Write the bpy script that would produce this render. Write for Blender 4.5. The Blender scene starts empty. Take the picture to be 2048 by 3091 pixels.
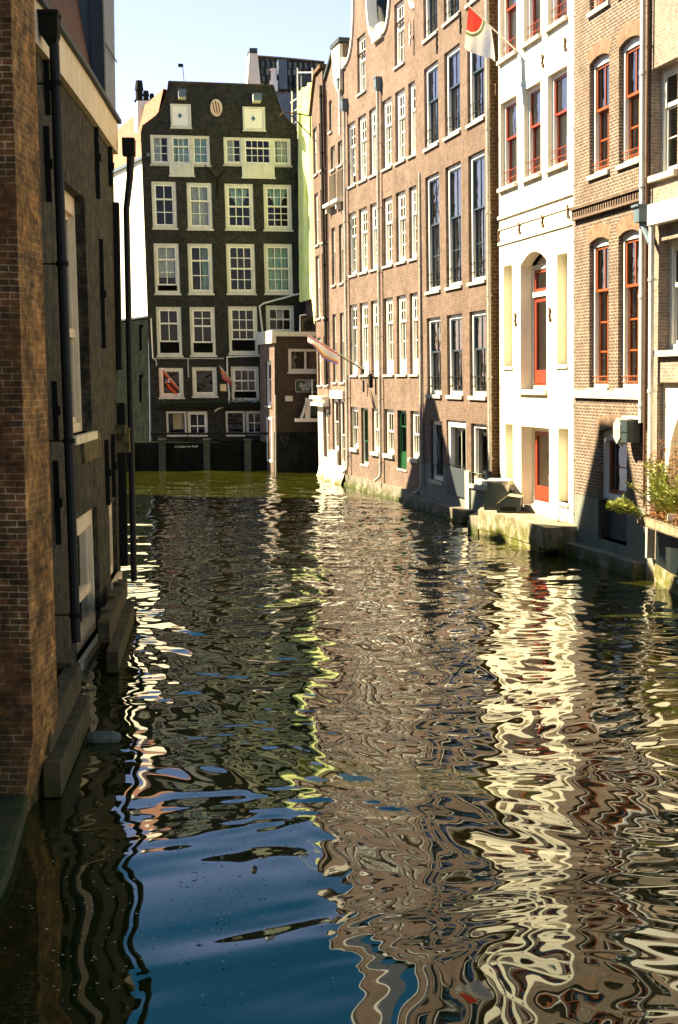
import bpy, math, random
import numpy as np
from mathutils import Vector
random.seed(7); rng = np.random.default_rng(11)
R = math.radians
scene = bpy.context.scene
COL = scene.collection

# ------------------------------------------------------------------ camera
CAMZ = 4.0
PITCH = math.atan(395.5/4293.0)
cd = bpy.data.cameras.new("camera"); cam = bpy.data.objects.new("camera", cd); COL.objects.link(cam)
cam.location = (0, 0, CAMZ); cam.rotation_euler = (R(90)-PITCH, 0, 0)
cd.sensor_fit = 'VERTICAL'; cd.sensor_height = 36.0; cd.lens = 36.0*4293.0/3091.0
cd.clip_start = 0.05; cd.clip_end = 2000
scene.camera = cam

# ------------------------------------------------------------------ world + sun
SD = Vector((-0.97, 0.25, 1.0)).normalized()          # direction towards the sun
elev = math.asin(SD.z); az = math.atan2(SD.x, SD.y)
w = bpy.data.worlds.new("World"); scene.world = w; w.use_nodes = True
nt = w.node_tree
sky = nt.nodes.new('ShaderNodeTexSky'); sky.sky_type = 'NISHITA'; sky.sun_disc = False
sky.sun_elevation = elev; sky.sun_rotation = az
sky.air_density = 1.0; sky.dust_density = 0.4; sky.ozone_density = 1.5
bg = nt.nodes['Background']; bg.inputs['Strength'].default_value = 0.05
# pale hazy air low down, deep clear blue overhead
tc = nt.nodes.new('ShaderNodeTexCoord'); sx = nt.nodes.new('ShaderNodeSeparateXYZ'); nt.links.new(tc.outputs['Generated'], sx.inputs[0])
cr = nt.nodes.new('ShaderNodeValToRGB'); nt.links.new(sx.outputs['Z'], cr.inputs[0]); ce = cr.color_ramp.elements
ce[0].position = .27; ce[0].color = (1.42, 1.12, 1.20, 1); ce[1].position = .40; ce[1].color = (.15, .60, .68, 1)
mm = nt.nodes.new('ShaderNodeMix'); mm.data_type = 'RGBA'; mm.blend_type = 'MULTIPLY'; mm.inputs[0].default_value = 1
nt.links.new(sky.outputs[0], mm.inputs[6]); nt.links.new(cr.outputs[0], mm.inputs[7]); nt.links.new(mm.outputs[2], bg.inputs[0])
sl = bpy.data.lights.new("sun", 'SUN'); sl.energy = 5.0; sl.angle = R(0.5); sl.color = (1.0, 0.86, 0.58)
so = bpy.data.objects.new("sun", sl); COL.objects.link(so); so.location = (-30, 10, 40)
so.rotation_euler = SD.to_track_quat('Z', 'Y').to_euler()
scene.view_settings.view_transform = 'Standard'; scene.view_settings.look = 'None'
scene.view_settings.exposure = 2.25; scene.view_settings.gamma = 1.0
scene.render.engine = 'CYCLES'
scene.cycles.max_bounces = 10; scene.cycles.transparent_max_bounces = 16; scene.cycles.glossy_bounces = 5
scene.cycles.sample_clamp_indirect = 6.0

# ------------------------------------------------------------------ pixel helper (authoring measurements of the photograph)
CAMP = np.array([0, 0, CAMZ]); FWD = np.array([0, math.cos(PITCH), -math.sin(PITCH)]); UPV = np.array([0, math.sin(PITCH), math.cos(PITCH)])
def ray(x, y):
    return 4293.0*FWD + (x-1024)*np.array([1.0, 0, 0]) - (y-1545.5)*UPV
def on_z(x, y, z=0.0):
    d = ray(x, y); return CAMP + d*(z-CAMZ)/d[2]
def on_y(x, y, Y):
    d = ray(x, y); return CAMP + d*Y/d[1]

class Fr:
    """a facade frame: s along, d outwards, t up; lean tips the wall out over the water"""
    def __init__(s, p0, p1, lean=0, lean1=None, shear=0):
        a = np.array([p0[0], p0[1], 0.0]); b = np.array([p1[0], p1[1], 0.0]); h = b-a
        s.L = float(np.linalg.norm(h)); h = h/s.L; s.O = a; s.U = h
        s.N = np.array([h[1], -h[0], 0.0])
        if s.N @ (CAMP-a) < 0: s.N = -s.N
        s.l0 = lean; s.l1 = lean if lean1 is None else lean1; s.sh = shear
    def P(s, a, d, t):
        ln = s.l0 + (s.l1-s.l0)*a/s.L
        return s.O + s.U*(a+s.sh*t) + s.N*(d+ln*t) + np.array([0, 0, t])
    def st(s, x, y, d=0.0):
        r = ray(x, y); a = s.L/2
        for _ in range(4):
            ln = s.l0 + (s.l1-s.l0)*a/s.L
            V = np.array([0, 0, 1.0]) + ln*s.N + s.sh*s.U
            v = np.linalg.solve(np.array([s.U, V, -r]).T, CAMP-s.O-s.N*d); a = v[0]
        return v[0], v[1]
class FrW(Fr):
    """world axes frame at a point, turned by rz: s = right, d = towards camera, t = up"""
    def __init__(s, x, y, z=0, rz=0):
        s.O = np.array([x, y, z]); s.U = np.array([math.cos(rz), math.sin(rz), 0]); s.N = np.array([math.sin(rz), -math.cos(rz), 0]); s.L = 1; s.l0 = s.l1 = s.sh = 0

# ------------------------------------------------------------------ mesh builder
class MB:
    def __init__(s): s.v = []; s.f = []; s.uv = []
    def face(s, pts, uvs=None):
        n = len(s.v); s.v += [tuple(p) for p in pts]; s.f.append(tuple(range(n, n+len(pts))))
        s.uv += list(uvs) if uvs else [(0, 0)]*len(pts)
    def q(s, fr, c, uv='st'):
        """face from frame coords (s,d,t)"""
        pts = [fr.P(*k) for k in c]
        if uv == 'st': u = [(k[0], k[2]) for k in c]
        elif uv == 'dt': u = [(k[1], k[2]) for k in c]
        else: u = [(k[0], k[1]) for k in c]
        s.face(pts, u)
    def box(s, fr, a0, a1, d0, d1, t0, t1):
        s.q(fr, [(a0, d1, t0), (a1, d1, t0), (a1, d1, t1), (a0, d1, t1)])
        s.q(fr, [(a1, d0, t0), (a0, d0, t0), (a0, d0, t1), (a1, d0, t1)])
        s.q(fr, [(a0, d0, t0), (a0, d1, t0), (a0, d1, t1), (a0, d0, t1)], 'dt')
        s.q(fr, [(a1, d1, t0), (a1, d0, t0), (a1, d0, t1), (a1, d1, t1)], 'dt')
        s.q(fr, [(a0, d1, t1), (a1, d1, t1), (a1, d0, t1), (a0, d0, t1)], 'sd')
        s.q(fr, [(a0, d0, t0), (a1, d0, t0), (a1, d1, t0), (a0, d1, t0)], 'sd')
    def prism(s, fr, poly, d0, d1, cap_back=True):
        """poly = [(s,t)...] extruded from d0 to d1"""
        s.q(fr, [(a, d1, t) for a, t in poly])
        if cap_back: s.q(fr, [(a, d0, t) for a, t in reversed(poly)])
        n = len(poly)
        for i in range(n):
            (a, t), (b, u) = poly[i], poly[(i+1) % n]
            s.face([fr.P(a, d1, t), fr.P(a, d0, t), fr.P(b, d0, u), fr.P(b, d1, u)],
                   [(a, t), (a, t-(d1-d0)), (b, u-(d1-d0)), (b, u)])
    def prism_z(s, pts, z0, z1):
        """plan polygon extruded in height; z1 may be a list"""
        n = len(pts); Z1 = z1 if isinstance(z1, (list, tuple)) else [z1]*n
        s.face([(p[0], p[1], z) for p, z in zip(pts, Z1)], [(p[0], p[1]) for p in pts])
        s.face([(p[0], p[1], z0) for p in reversed(pts)], [(p[0], p[1]) for p in reversed(pts)])
        acc = 0
        for i in range(n):
            p, r = pts[i], pts[(i+1) % n]; L = math.hypot(r[0]-p[0], r[1]-p[1]); j = (i+1) % n
            s.face([(p[0], p[1], z0), (r[0], r[1], z0), (r[0], r[1], Z1[j]), (p[0], p[1], Z1[i])],
                   [(acc, z0), (acc+L, z0), (acc+L, Z1[j]), (acc, Z1[i])]); acc += L
    def tube(s, pts, r, n=10, caps=True):
        pts = [np.array(p, float) for p in pts]; rs = r if isinstance(r, (list, tuple)) else [r]*len(pts)
        rings = []; acc = 0
        for i, p in enumerate(pts):
            if i == 0: dd = pts[1]-p
            elif i == len(pts)-1: dd = p-pts[i-1]
            else: dd = (pts[i+1]-p)/np.linalg.norm(pts[i+1]-p)+(p-pts[i-1])/np.linalg.norm(p-pts[i-1])
            dd = dd/np.linalg.norm(dd)
            if i == 0:
                x = np.cross(dd, [0, 0, 1.0])
                if np.linalg.norm(x) < .3: x = np.cross(dd, [0, 1.0, 0])
            else: x = x-dd*(x@dd)
            x = x/np.linalg.norm(x); y = np.cross(dd, x)
            if i: acc += np.linalg.norm(p-pts[i-1])
            rings.append(([p+rs[i]*(math.cos(k*2*math.pi/n)*x+math.sin(k*2*math.pi/n)*y) for k in range(n)], acc))
        for (A, a), (B, b) in zip(rings, rings[1:]):
            for k in range(n):
                s.face([A[k], A[(k+1) % n], B[(k+1) % n], B[k]], [(k/n, a), ((k+1)/n, a), ((k+1)/n, b), (k/n, b)])
        if caps: s.face(rings[0][0][::-1]); s.face(rings[-1][0])
    def wall(s, fr, a0, a1, t0, t1, ops, rev=0.1, edges=True):
        """front sheet at d=0 with rectangular openings and their reveals; op=(a0,a1,t0,t1[,arch rise[,rev]])"""
        A = sorted(set([a0, a1]+[x for o in ops for x in o[:2] if a0 < x < a1])); T = sorted(set([t0, t1]+[x for o in ops for x in o[2:4] if t0 < x < t1]))
        for i in range(len(A)-1):
            for j in range(len(T)-1):
                ca, ct = (A[i]+A[i+1])/2, (T[j]+T[j+1])/2
                if any(o[0] < ca < o[1] and o[2] < ct < o[3] for o in ops): continue
                s.q(fr, [(A[i], 0, T[j]), (A[i+1], 0, T[j]), (A[i+1], 0, T[j+1]), (A[i], 0, T[j+1])])
        for o in ops:
            x0, x1, y0, y1 = o[:4]; arch = o[4] if len(o) > 4 else 0; rv = o[5] if len(o) > 5 else rev
            ys = y1-arch
            s.q(fr, [(x0, 0, y0), (x0, -rv, y0), (x0, -rv, ys), (x0, 0, ys)], 'dt')
            s.q(fr, [(x1, -rv, y0), (x1, 0, y0), (x1, 0, ys), (x1, -rv, ys)], 'dt')
            s.q(fr, [(x0, 0, y0), (x1, 0, y0), (x1, -rv, y0), (x0, -rv, y0)], 'sd')
            if not arch: s.q(fr, [(x0, -rv, y1), (x1, -rv, y1), (x1, 0, y1), (x0, 0, y1)], 'sd')
            else:
                n = 12; big = arch > 1; n = 28 if big else n; pr = [(x0+(x1-x0)*k/n, ys+arch*((1-(2*k/n-1)**2)**(.5 if big else 1))) for k in range(n+1)]
                for (p, u), (r2, v) in zip(pr, pr[1:]):
                    s.q(fr, [(p, -rv, u), (r2, -rv, v), (r2, 0, v), (p, 0, u)], 'sd')
                    s.q(fr, [(p, 0, u), (r2, 0, v), (r2, 0, y1), (p, 0, y1)])
    def shell(s, fr, a0, a1, t0, t1, depth, top=True):
        """side, back and roof sheets that close the house behind its front sheet"""
        e = .012
        s.q(fr, [(a0+e, -depth, t0), (a0+e, 0, t0), (a0+e, 0, t1), (a0+e, -depth, t1)], 'dt')
        s.q(fr, [(a1-e, 0, t0), (a1-e, -depth, t0), (a1-e, -depth, t1), (a1-e, 0, t1)], 'dt')
        s.q(fr, [(a1, -depth, t0), (a0, -depth, t0), (a0, -depth, t1), (a1, -depth, t1)])
        if top: s.q(fr, [(a0, -.32, t1), (a1, -.32, t1), (a1, -depth, t1), (a0, -depth, t1)], 'sd')
    def build(s, name, mat, parent=None, smooth=False):
        me = bpy.data.meshes.new(name); me.from_pydata(s.v, [], s.f); me.update()
        ul = me.uv_layers.new(name="UVMap"); ul.data.foreach_set('uv', np.array(s.uv, dtype=np.float32).ravel())
        me.materials.append(mat)
        if smooth: me.polygons.foreach_set('use_smooth', [True]*len(me.polygons))
        o = bpy.data.objects.new(name, me); COL.objects.link(o)
        if parent is not None:
            o.parent = parent
            w0 = parent.get('_o'); base = np.array(w0) if w0 is not None else np.zeros(3)
            if any(base): me.vertices.foreach_set('co', (np.array(s.v, dtype=np.float64)-base).astype(np.float32).ravel()); me.update()
            o['_o'] = list(base)
        return o

def tag(o, label=None, cat=None, group=None, kind=None):
    if label: o['label'] = label
    if cat: o['category'] = cat
    if group: o['group'] = group
    if kind: o['kind'] = kind
    return o
def thing(name, label, cat, loc, group=None):
    o = bpy.data.objects.new(name, None); COL.objects.link(o); o.location = tuple(float(k) for k in loc); o['_o'] = [float(k) for k in loc]
    o.empty_display_size = .3
    return tag(o, label, cat, group)

# ------------------------------------------------------------------ materials
def newmat(name):
    m = bpy.data.materials.new(name); m.use_nodes = True; nt = m.node_tree
    return m, nt, nt.nodes['Principled BSDF']
def N(nt, kind, **kw):
    n = nt.nodes.new(kind)
    for k, v in kw.items():
        if k in n.inputs: n.inputs[k].default_value = v
        else: setattr(n, k, v)
    return n
def rgba(c): return (c[0], c[1], c[2], 1)
def noise(nt, scale, detail=4, rough=.6, vec=None):
    n = N(nt, 'ShaderNodeTexNoise'); n.inputs['Scale'].default_value = scale; n.inputs['Detail'].default_value = detail; n.inputs['Roughness'].default_value = rough
    if vec is not None: nt.links.new(vec, n.inputs['Vector'])
    return n
def ramp(nt, src, stops):
    r = N(nt, 'ShaderNodeValToRGB'); nt.links.new(src, r.inputs[0]); e = r.color_ramp.elements
    while len(e) < len(stops): e.new(0.5)
    for k, (p, c) in zip(e, stops): k.position = p; k.color = c if len(c) == 4 else rgba(c)
    return r
def mix(nt, a, b, fac, blend='MIX'):
    m = N(nt, 'ShaderNodeMix', data_type='RGBA', blend_type=blend)
    for sock, v in ((m.inputs[6], a), (m.inputs[7], b), (m.inputs[0], fac)):
        if hasattr(v, 'links') or hasattr(v, 'is_linked'): nt.links.new(v, sock)
        else: sock.default_value = v if isinstance(v, (int, float)) else rgba(v)
    return m.outputs[2]
def bump(nt, b, src, strength=.4, dist=.01):
    n = N(nt, 'ShaderNodeBump'); n.inputs['Strength'].default_value = strength; n.inputs['Distance'].default_value = dist
    nt.links.new(src, n.inputs['Height']); nt.links.new(n.outputs[0], b.inputs['Normal'])

BRICK_K = dict(brick_tan=.74, brick_brown=.68, brick_dark_jointed=.70, brick_pale=.62, brick_arch=.66, brick_ochre=.8, brick_black=.78, brick_cafe=.7, brick_pier=1.25, brick_pier_bounce_lit=1.15)
def brick(name, c1, c2, mortar, bw=.22, bh=.065, ms=.011, dirt=(.05, .045, .03), dirt_amt=.5, patch=1.0, moss=None, msmooth=.15, grit=1.0, mvar=.45):
    m, nt, b = newmat(name); L = nt.links
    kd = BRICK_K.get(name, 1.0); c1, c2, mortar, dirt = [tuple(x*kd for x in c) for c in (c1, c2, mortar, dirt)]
    uv = N(nt, 'ShaderNodeUVMap'); geo = N(nt, 'ShaderNodeNewGeometry')
    # slightly wavy courses
    wn = noise(nt, 1.7, 2, .5, geo.outputs['Position']); wv = N(nt, 'ShaderNodeVectorMath', operation='MULTIPLY_ADD')
    L.new(wn.outputs['Color'], wv.inputs[0]); wv.inputs[1].default_value = (.03, .03, 0); L.new(uv.outputs[0], wv.inputs[2])
    bt = N(nt, 'ShaderNodeTexBrick'); L.new(wv.outputs[0], bt.inputs['Vector'])
    bt.inputs['Scale'].default_value = 1; bt.inputs['Brick Width'].default_value = bw; bt.inputs['Row Height'].default_value = bh
    bt.inputs['Mortar Size'].default_value = ms; bt.inputs['Mortar Smooth'].default_value = msmooth; bt.inputs['Bias'].default_value = -.1
    bt.inputs['Color1'].default_value = rgba(c1); bt.inputs['Color2'].default_value = rgba(c2); bt.inputs['Mortar'].default_value = rgba(mortar)
    nm = noise(nt, 1.5, 4, .7, geo.outputs['Position']); rm = ramp(nt, nm.outputs['Fac'], [(.40, tuple(c1[k]*mvar+mortar[k]*(1-mvar) for k in range(3))), (.60, mortar)]); L.new(rm.outputs[0], bt.inputs['Mortar'])
    # patchy weathering in two sizes, plus rain streaks
    n1 = noise(nt, .9*patch, 6, .65, geo.outputs['Position']); n2 = noise(nt, 14, 4, .7, geo.outputs['Position'])
    r1 = ramp(nt, n1.outputs['Fac'], [(.38, (0, 0, 0)), (.72, (1, 1, 1))])
    mp = N(nt, 'ShaderNodeMapping'); mp.inputs['Scale'].default_value = (2.6, .16, 1); L.new(uv.outputs[0], mp.inputs[0])
    n3 = noise(nt, 1.0, 5, .6, mp.outputs[0]); r3 = ramp(nt, n3.outputs['Fac'], [(.5, (0, 0, 0)), (.74, (1, 1, 1))])
    add = N(nt, 'ShaderNodeMath', operation='MAXIMUM'); L.new(r1.outputs[0], add.inputs[0]); L.new(r3.outputs[0], add.inputs[1])
    sc = N(nt, 'ShaderNodeMath', operation='MULTIPLY'); L.new(add.outputs[0], sc.inputs[0]); sc.inputs[1].default_value = dirt_amt
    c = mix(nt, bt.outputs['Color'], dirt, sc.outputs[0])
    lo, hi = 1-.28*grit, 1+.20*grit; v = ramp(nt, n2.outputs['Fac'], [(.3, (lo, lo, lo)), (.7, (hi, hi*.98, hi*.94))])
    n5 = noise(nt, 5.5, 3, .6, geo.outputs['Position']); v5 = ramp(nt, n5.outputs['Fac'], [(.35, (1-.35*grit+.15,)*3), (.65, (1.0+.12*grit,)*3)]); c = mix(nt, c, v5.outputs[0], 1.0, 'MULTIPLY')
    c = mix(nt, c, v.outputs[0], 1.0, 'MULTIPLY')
    if moss:
        sp = N(nt, 'ShaderNodeSeparateXYZ'); L.new(geo.outputs['Position'], sp.inputs[0])
        mr = N(nt, 'ShaderNodeMapRange'); L.new(sp.outputs['Z'], mr.inputs[0]); mr.inputs[1].default_value = moss[1]; mr.inputs[2].default_value = 0; mr.inputs[3].default_value = 0; mr.inputs[4].default_value = 1
        a2 = N(nt, 'ShaderNodeMath', operation='MULTIPLY'); L.new(mr.outputs[0], a2.inputs[0]); r5 = ramp(nt, n1.outputs['Fac'], [(.3, (0, 0, 0)), (.6, (1, 1, 1))]); L.new(r5.outputs[0], a2.inputs[1])
        c = mix(nt, c, moss[0], a2.outputs[0])
    L.new(c, b.inputs['Base Color']); b.inputs['Roughness'].default_value = .9; b.inputs['Specular IOR Level'].default_value = .25
    h = N(nt, 'ShaderNodeMath', operation='SUBTRACT'); L.new(n2.outputs['Fac'], h.inputs[0]); L.new(bt.outputs['Fac'], h.inputs[1])
    bump(nt, b, h.outputs[0], .5, .008)
    return m
def rough(name, c1, c2, scale=3, rg=.8, bmp=.3, streak=0, moss=None, fine=30, spec=.3):
    """plaster, stone, concrete, wood and paint: two tones in patches, optional streaks and a mossy foot"""
    m, nt, b = newmat(name); L = nt.links; geo = N(nt, 'ShaderNodeNewGeometry'); uv = N(nt, 'ShaderNodeUVMap')
    n1 = noise(nt, scale, 6, .62, geo.outputs['Position']); n2 = noise(nt, fine, 3, .6, geo.outputs['Position'])
    r1 = ramp(nt, n1.outputs['Fac'], [(.35, c1), (.65, c2)]); c = r1.outputs[0]
    if streak:
        mp = N(nt, 'ShaderNodeMapping'); mp.inputs['Scale'].default_value = (5, .3, 1); L.new(uv.outputs[0], mp.inputs[0])
        n3 = noise(nt, 1.5, 5, .6, mp.outputs[0]); r3 = ramp(nt, n3.outputs['Fac'], [(.45, (1, 1, 1)), (.75, (1-streak, 1-streak*1.05, 1-streak*1.2))])
        c = mix(nt, c, r3.outputs[0], 1.0, 'MULTIPLY')
    if moss:
        sp = N(nt, 'ShaderNodeSeparateXYZ'); L.new(geo.outputs['Position'], sp.inputs[0])
        mr = N(nt, 'ShaderNodeMapRange'); L.new(sp.outputs['Z'], mr.inputs[0]); mr.inputs[1].default_value = moss[1]; mr.inputs[2].default_value = 0.0; mr.inputs[3].default_value = 0; mr.inputs[4].default_value = 1.3
        r5 = ramp(nt, n1.outputs['Fac'], [(.36, (0, 0, 0)), (.56, (1, 1, 1))]); a2 = N(nt, 'ShaderNodeMath', operation='MULTIPLY'); a2.use_clamp = True
        L.new(mr.outputs[0], a2.inputs[0]); L.new(r5.outputs[0], a2.inputs[1]); c = mix(nt, c, moss[0], a2.outputs[0])
    L.new(c, b.inputs['Base Color']); b.inputs['Roughness'].default_value = rg; b.inputs['Specular IOR Level'].default_value = spec
    if bmp: bump(nt, b, n2.outputs['Fac'], bmp, .01)
    return m
def glassmat(name, tint=(.55, .6, .58), wob=.012, boost=1.0):
    m, nt, b = newmat(name); L = nt.links; nt.nodes.remove(b)
    geo = N(nt, 'ShaderNodeNewGeometry'); n1 = noise(nt, 2.2, 2, .5, geo.outputs['Position']); bp = N(nt, 'ShaderNodeBump')
    bp.inputs['Strength'].default_value = 1; bp.inputs['Distance'].default_value = wob; L.new(n1.outputs['Fac'], bp.inputs['Height'])
    fr = N(nt, 'ShaderNodeFresnel'); fr.inputs['IOR'].default_value = 1.5; L.new(bp.outputs[0], fr.inputs['Normal'])
    mu = N(nt, 'ShaderNodeMath', operation='MULTIPLY'); mu.use_clamp = True; L.new(fr.outputs[0], mu.inputs[0]); mu.inputs[1].default_value = 1.7*boost
    tr = N(nt, 'ShaderNodeBsdfTransparent'); tr.inputs[0].default_value = rgba(tint)
    gl = N(nt, 'ShaderNodeBsdfGlossy'); gl.inputs['Roughness'].default_value = .02; L.new(bp.outputs[0], gl.inputs['Normal'])
    mx = N(nt, 'ShaderNodeMixShader'); L.new(mu.outputs[0], mx.inputs[0]); L.new(tr.outputs[0], mx.inputs[1]); L.new(gl.outputs[0], mx.inputs[2])
    L.new(mx.outputs[0], nt.nodes['Material Output'].inputs[0]); return m
def plain(name, c, rg=.5, metal=0, spec=.5):
    m, nt, b = newmat(name); geo = N(nt, 'ShaderNodeNewGeometry'); n1 = noise(nt, 7, 5, .65, geo.outputs['Position'])
    r = ramp(nt, n1.outputs['Fac'], [(.3, tuple(k*.82 for k in c)), (.7, tuple(min(1, k*1.1) for k in c))])
    nt.links.new(r.outputs[0], b.inputs['Base Color']); b.inputs['Roughness'].default_value = rg; b.inputs['Metallic'].default_value = metal; b.inputs['Specular IOR Level'].default_value = spec
    return m

M = {}
M['brick_tan'] = brick('brick_tan', (.30, .195, .155), (.235, .15, .118), (.35, .27, .21), dirt=(.12, .082, .056), dirt_amt=.7)
M['brick_brown'] = brick('brick_brown', (.28, .18, .14), (.22, .138, .106), (.34, .26, .20), dirt=(.12, .078, .048), dirt_amt=.65)
M['brick_dark_jointed'] = brick('brick_dark_jointed', (.12, .072, .052), (.18, .11, .08), (.45, .37, .30), bw=.20, bh=.07, ms=.016, dirt=(.34, .24, .16), dirt_amt=.3)
M['brick_pale'] = brick('brick_pale', (.46, .34, .27), (.33, .235, .18), (.62, .52, .43), dirt=(.48, .39, .31), dirt_amt=.5)
M['brick_ochre'] = brick('brick_ochre', (.19, .10, .045), (.13, .065, .03), (.36, .24, .12), bw=.20, bh=.10, ms=.016)
M['brick_black'] = brick('brick_black', (.027, .029, .023), (.015, .017, .014), (.075, .076, .060), dirt=(.070, .058, .042), dirt_amt=.5, grit=1.7)
M['brick_pier_bounce_lit'] = brick('brick_pier_bounce_lit', (.58, .25, .055), (.28, .13, .035), (.62, .42, .15), bw=.175, bh=.060, ms=.006, dirt=(.05, .032, .008), dirt_amt=.85, patch=3.0, moss=((.03, .04, .006), .6), msmooth=.2, grit=1.9, mvar=.9)  # pier brick made lighter and more orange: bounce from sunlit houses painted in
M['brick_pier'] = brick('brick_pier', (.26, .105, .035), (.09, .05, .022), (.62, .46, .24), bw=.175, bh=.060, ms=.0056, dirt=(.045, .032, .010), dirt_amt=.7, patch=1.8, moss=((.018, .03, .006), .9), msmooth=.25, grit=1.8, mvar=.95)
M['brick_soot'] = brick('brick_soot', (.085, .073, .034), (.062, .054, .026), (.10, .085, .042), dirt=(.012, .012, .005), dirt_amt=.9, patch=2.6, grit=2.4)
M['brick_arch'] = brick('brick_arch', (.42, .25, .16), (.36, .21, .135), (.46, .31, .21), bw=.065, bh=.4, ms=.01)
M['brick_cafe'] = brick('brick_cafe', (.10, .070, .045), (.075, .052, .036), (.12, .09, .06), dirt=(.05, .045, .025), dirt_amt=.6)
M['plaster_white'] = rough('plaster_white', (.80, .73, .56), (.86, .80, .64), 1.3, .8, .08, streak=.16, moss=((.42, .33, .19), 1.3))
M['plaster_cream'] = rough('plaster_cream', (.50, .44, .34), (.60, .53, .42), 1.3, .85, .15, streak=.2, moss=((.10, .10, .02), .35))
M['plaster_grey'] = rough('plaster_grey', (.15, .17, .14), (.21, .22, .18), 1.2, .85, .2, streak=.2, moss=((.08, .09, .02), .25))
M['plinth_stone'] = rough('plinth_stone', (.26, .225, .17), (.14, .12, .085), 2.2, .9, .4, streak=.3, moss=((.055, .065, .008), .30))
M['concrete'] = rough('concrete', (.42, .35, .25), (.14, .11, .065), 3.4, .95, .7, streak=.35, moss=((.10, .10, .010), .75), fine=22)
M['stone_moss'] = rough('stone_moss', (.05, .045, .012), (.20, .15, .045), 5, .95, .9, moss=((.03, .045, .006), .8), fine=18)
M['paint_white'] = rough('paint_white', (.80, .76, .66), (.84, .81, .72), 3, .45, 0)
M['paint_cream'] = rough('paint_cream', (.58, .55, .46), (.68, .65, .57), 3, .5, 0, streak=.15)
M['paint_beige'] = rough('paint_beige', (.80, .62, .34), (.86, .70, .42), 3, .55, .1, streak=.3)
M['paint_red'] = plain('paint_red', (.29, .036, .012), .45)
M['paint_orange'] = plain('paint_orange', (.30, .068, .012), .45)
M['paint_navy'] = plain('paint_navy', (.022, .045, .065), .35)
M['paint_green'] = plain('paint_green', (.012, .075, .022), .3)
M['stone_sill'] = rough('stone_sill', (.52, .46, .37), (.42, .37, .30), 4, .7, .1, streak=.1)
M['glass'] = glassmat('glass', (.70, .72, .70))
M['glass_dark'] = glassmat('glass_dark', (.25, .28, .27), .010, .8)
M['glass_side'] = glassmat('glass_side', (.4, .42, .40), .004, 1.1)
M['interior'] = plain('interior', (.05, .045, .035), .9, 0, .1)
M['curtain'] = rough('curtain', (.66, .72, .68), (.80, .84, .78), 2.5, .9, 0, streak=.35)
M['pale_pane_sheet'] = rough('pale_pane_sheet', (.66, .56, .50), (.74, .66, .60), 2.5, .9, 0, streak=.2)  # on the tan house this pale tone stands in for reflections in the panes
M['curtain_cyan'] = rough('curtain_cyan', (.34, .66, .66), (.60, .78, .74), 2.5, .9, 0, streak=.5)
M['iron'] = plain('iron', (.012, .012, .007), .8, 0, .15)
M['iron_rust'] = plain('iron_rust', (.10, .045, .018), .8)
M['pipe_grey'] = rough('pipe_grey', (.36, .33, .29), (.50, .46, .41), 6, .5, .1, streak=.2)
M['pipe_light'] = rough('pipe_light', (.62, .60, .56), (.70, .68, .63), 6, .5, .05)
M['pipe_black'] = plain('pipe_black', (.013, .013, .006), .6, 0, .3)
M['zinc'] = rough('zinc', (.085, .125, .155), (.13, .175, .205), 1.2, .5, .08, streak=.15)
M['slate'] = plain('slate', (.035, .045, .05), .7)
M['timber'] = rough('timber', (.050, .036, .010), (.12, .088, .032), 5, .95, .8, streak=.45, moss=((.05, .055, .008), .25), fine=40)
M['sheet_green'] = rough('sheet_green', (.66, .74, .20), (.80, .84, .40), 1.5, .6, .15, streak=.15)
M['lacquer'] = plain('lacquer', (.01, .03, .02), .4)
M['letter'] = plain('letter', (.75, .72, .60), .5)
M['buoy'] = rough('buoy', (.09, .10, .065), (.17, .175, .12), 9, .6, .2)
M['metal_dark'] = plain('metal_dark', (.03, .045, .045), .5)
M['metal_tan'] = plain('metal_tan', (.42, .33, .18), .5)
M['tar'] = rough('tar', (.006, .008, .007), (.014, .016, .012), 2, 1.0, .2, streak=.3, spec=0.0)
M['glass_deep'] = glassmat('glass_deep', (.7, .74, .72), .010, .35)
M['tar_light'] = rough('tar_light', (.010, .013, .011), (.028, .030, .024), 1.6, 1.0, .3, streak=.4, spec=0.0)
M['soil'] = rough('soil', (.03, .02, .01), (.06, .04, .02), 8, .95, .6)

def tilemat(name, c1, c2, row=.3, wave=.22, dark=.25):
    m, nt, b = newmat(name); L = nt.links; uv = N(nt, 'ShaderNodeUVMap'); sp = N(nt, 'ShaderNodeSeparateXYZ'); L.new(uv.outputs[0], sp.inputs[0])
    def saw(sock, per):
        a = N(nt, 'ShaderNodeMath', operation='DIVIDE'); L.new(sock, a.inputs[0]); a.inputs[1].default_value = per
        f = N(nt, 'ShaderNodeMath', operation='FRACT'); L.new(a.outputs[0], f.inputs[0]); return f.outputs[0]
    u = saw(sp.outputs[0], wave); v = saw(sp.outputs[1], row)
    su = N(nt, 'ShaderNodeMath', operation='SINE'); k = N(nt, 'ShaderNodeMath', operation='MULTIPLY'); k.inputs[1].default_value = 6.283; L.new(u, k.inputs[0]); L.new(k.outputs[0], su.inputs[0])
    h = N(nt, 'ShaderNodeMath', operation='MULTIPLY_ADD'); L.new(su.outputs[0], h.inputs[0]); h.inputs[1].default_value = .5
    iv = N(nt, 'ShaderNodeMath', operation='SUBTRACT'); iv.inputs[0].default_value = 1; L.new(v, iv.inputs[1]); L.new(iv.outputs[0], h.inputs[2])
    geo = N(nt, 'ShaderNodeNewGeometry'); n1 = noise(nt, 3, 5, .6, geo.outputs['Position'])
    r = ramp(nt, n1.outputs['Fac'], [(.3, c1), (.7, c2)]); L.new(r.outputs[0], b.inputs['Base Color']); b.inputs['Roughness'].default_value = .8
    bump(nt, b, h.outputs[0], 1.0, .06); return m
M['tile_orange'] = tilemat('tile_orange', (.36, .14, .07), (.46, .21, .12))
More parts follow.
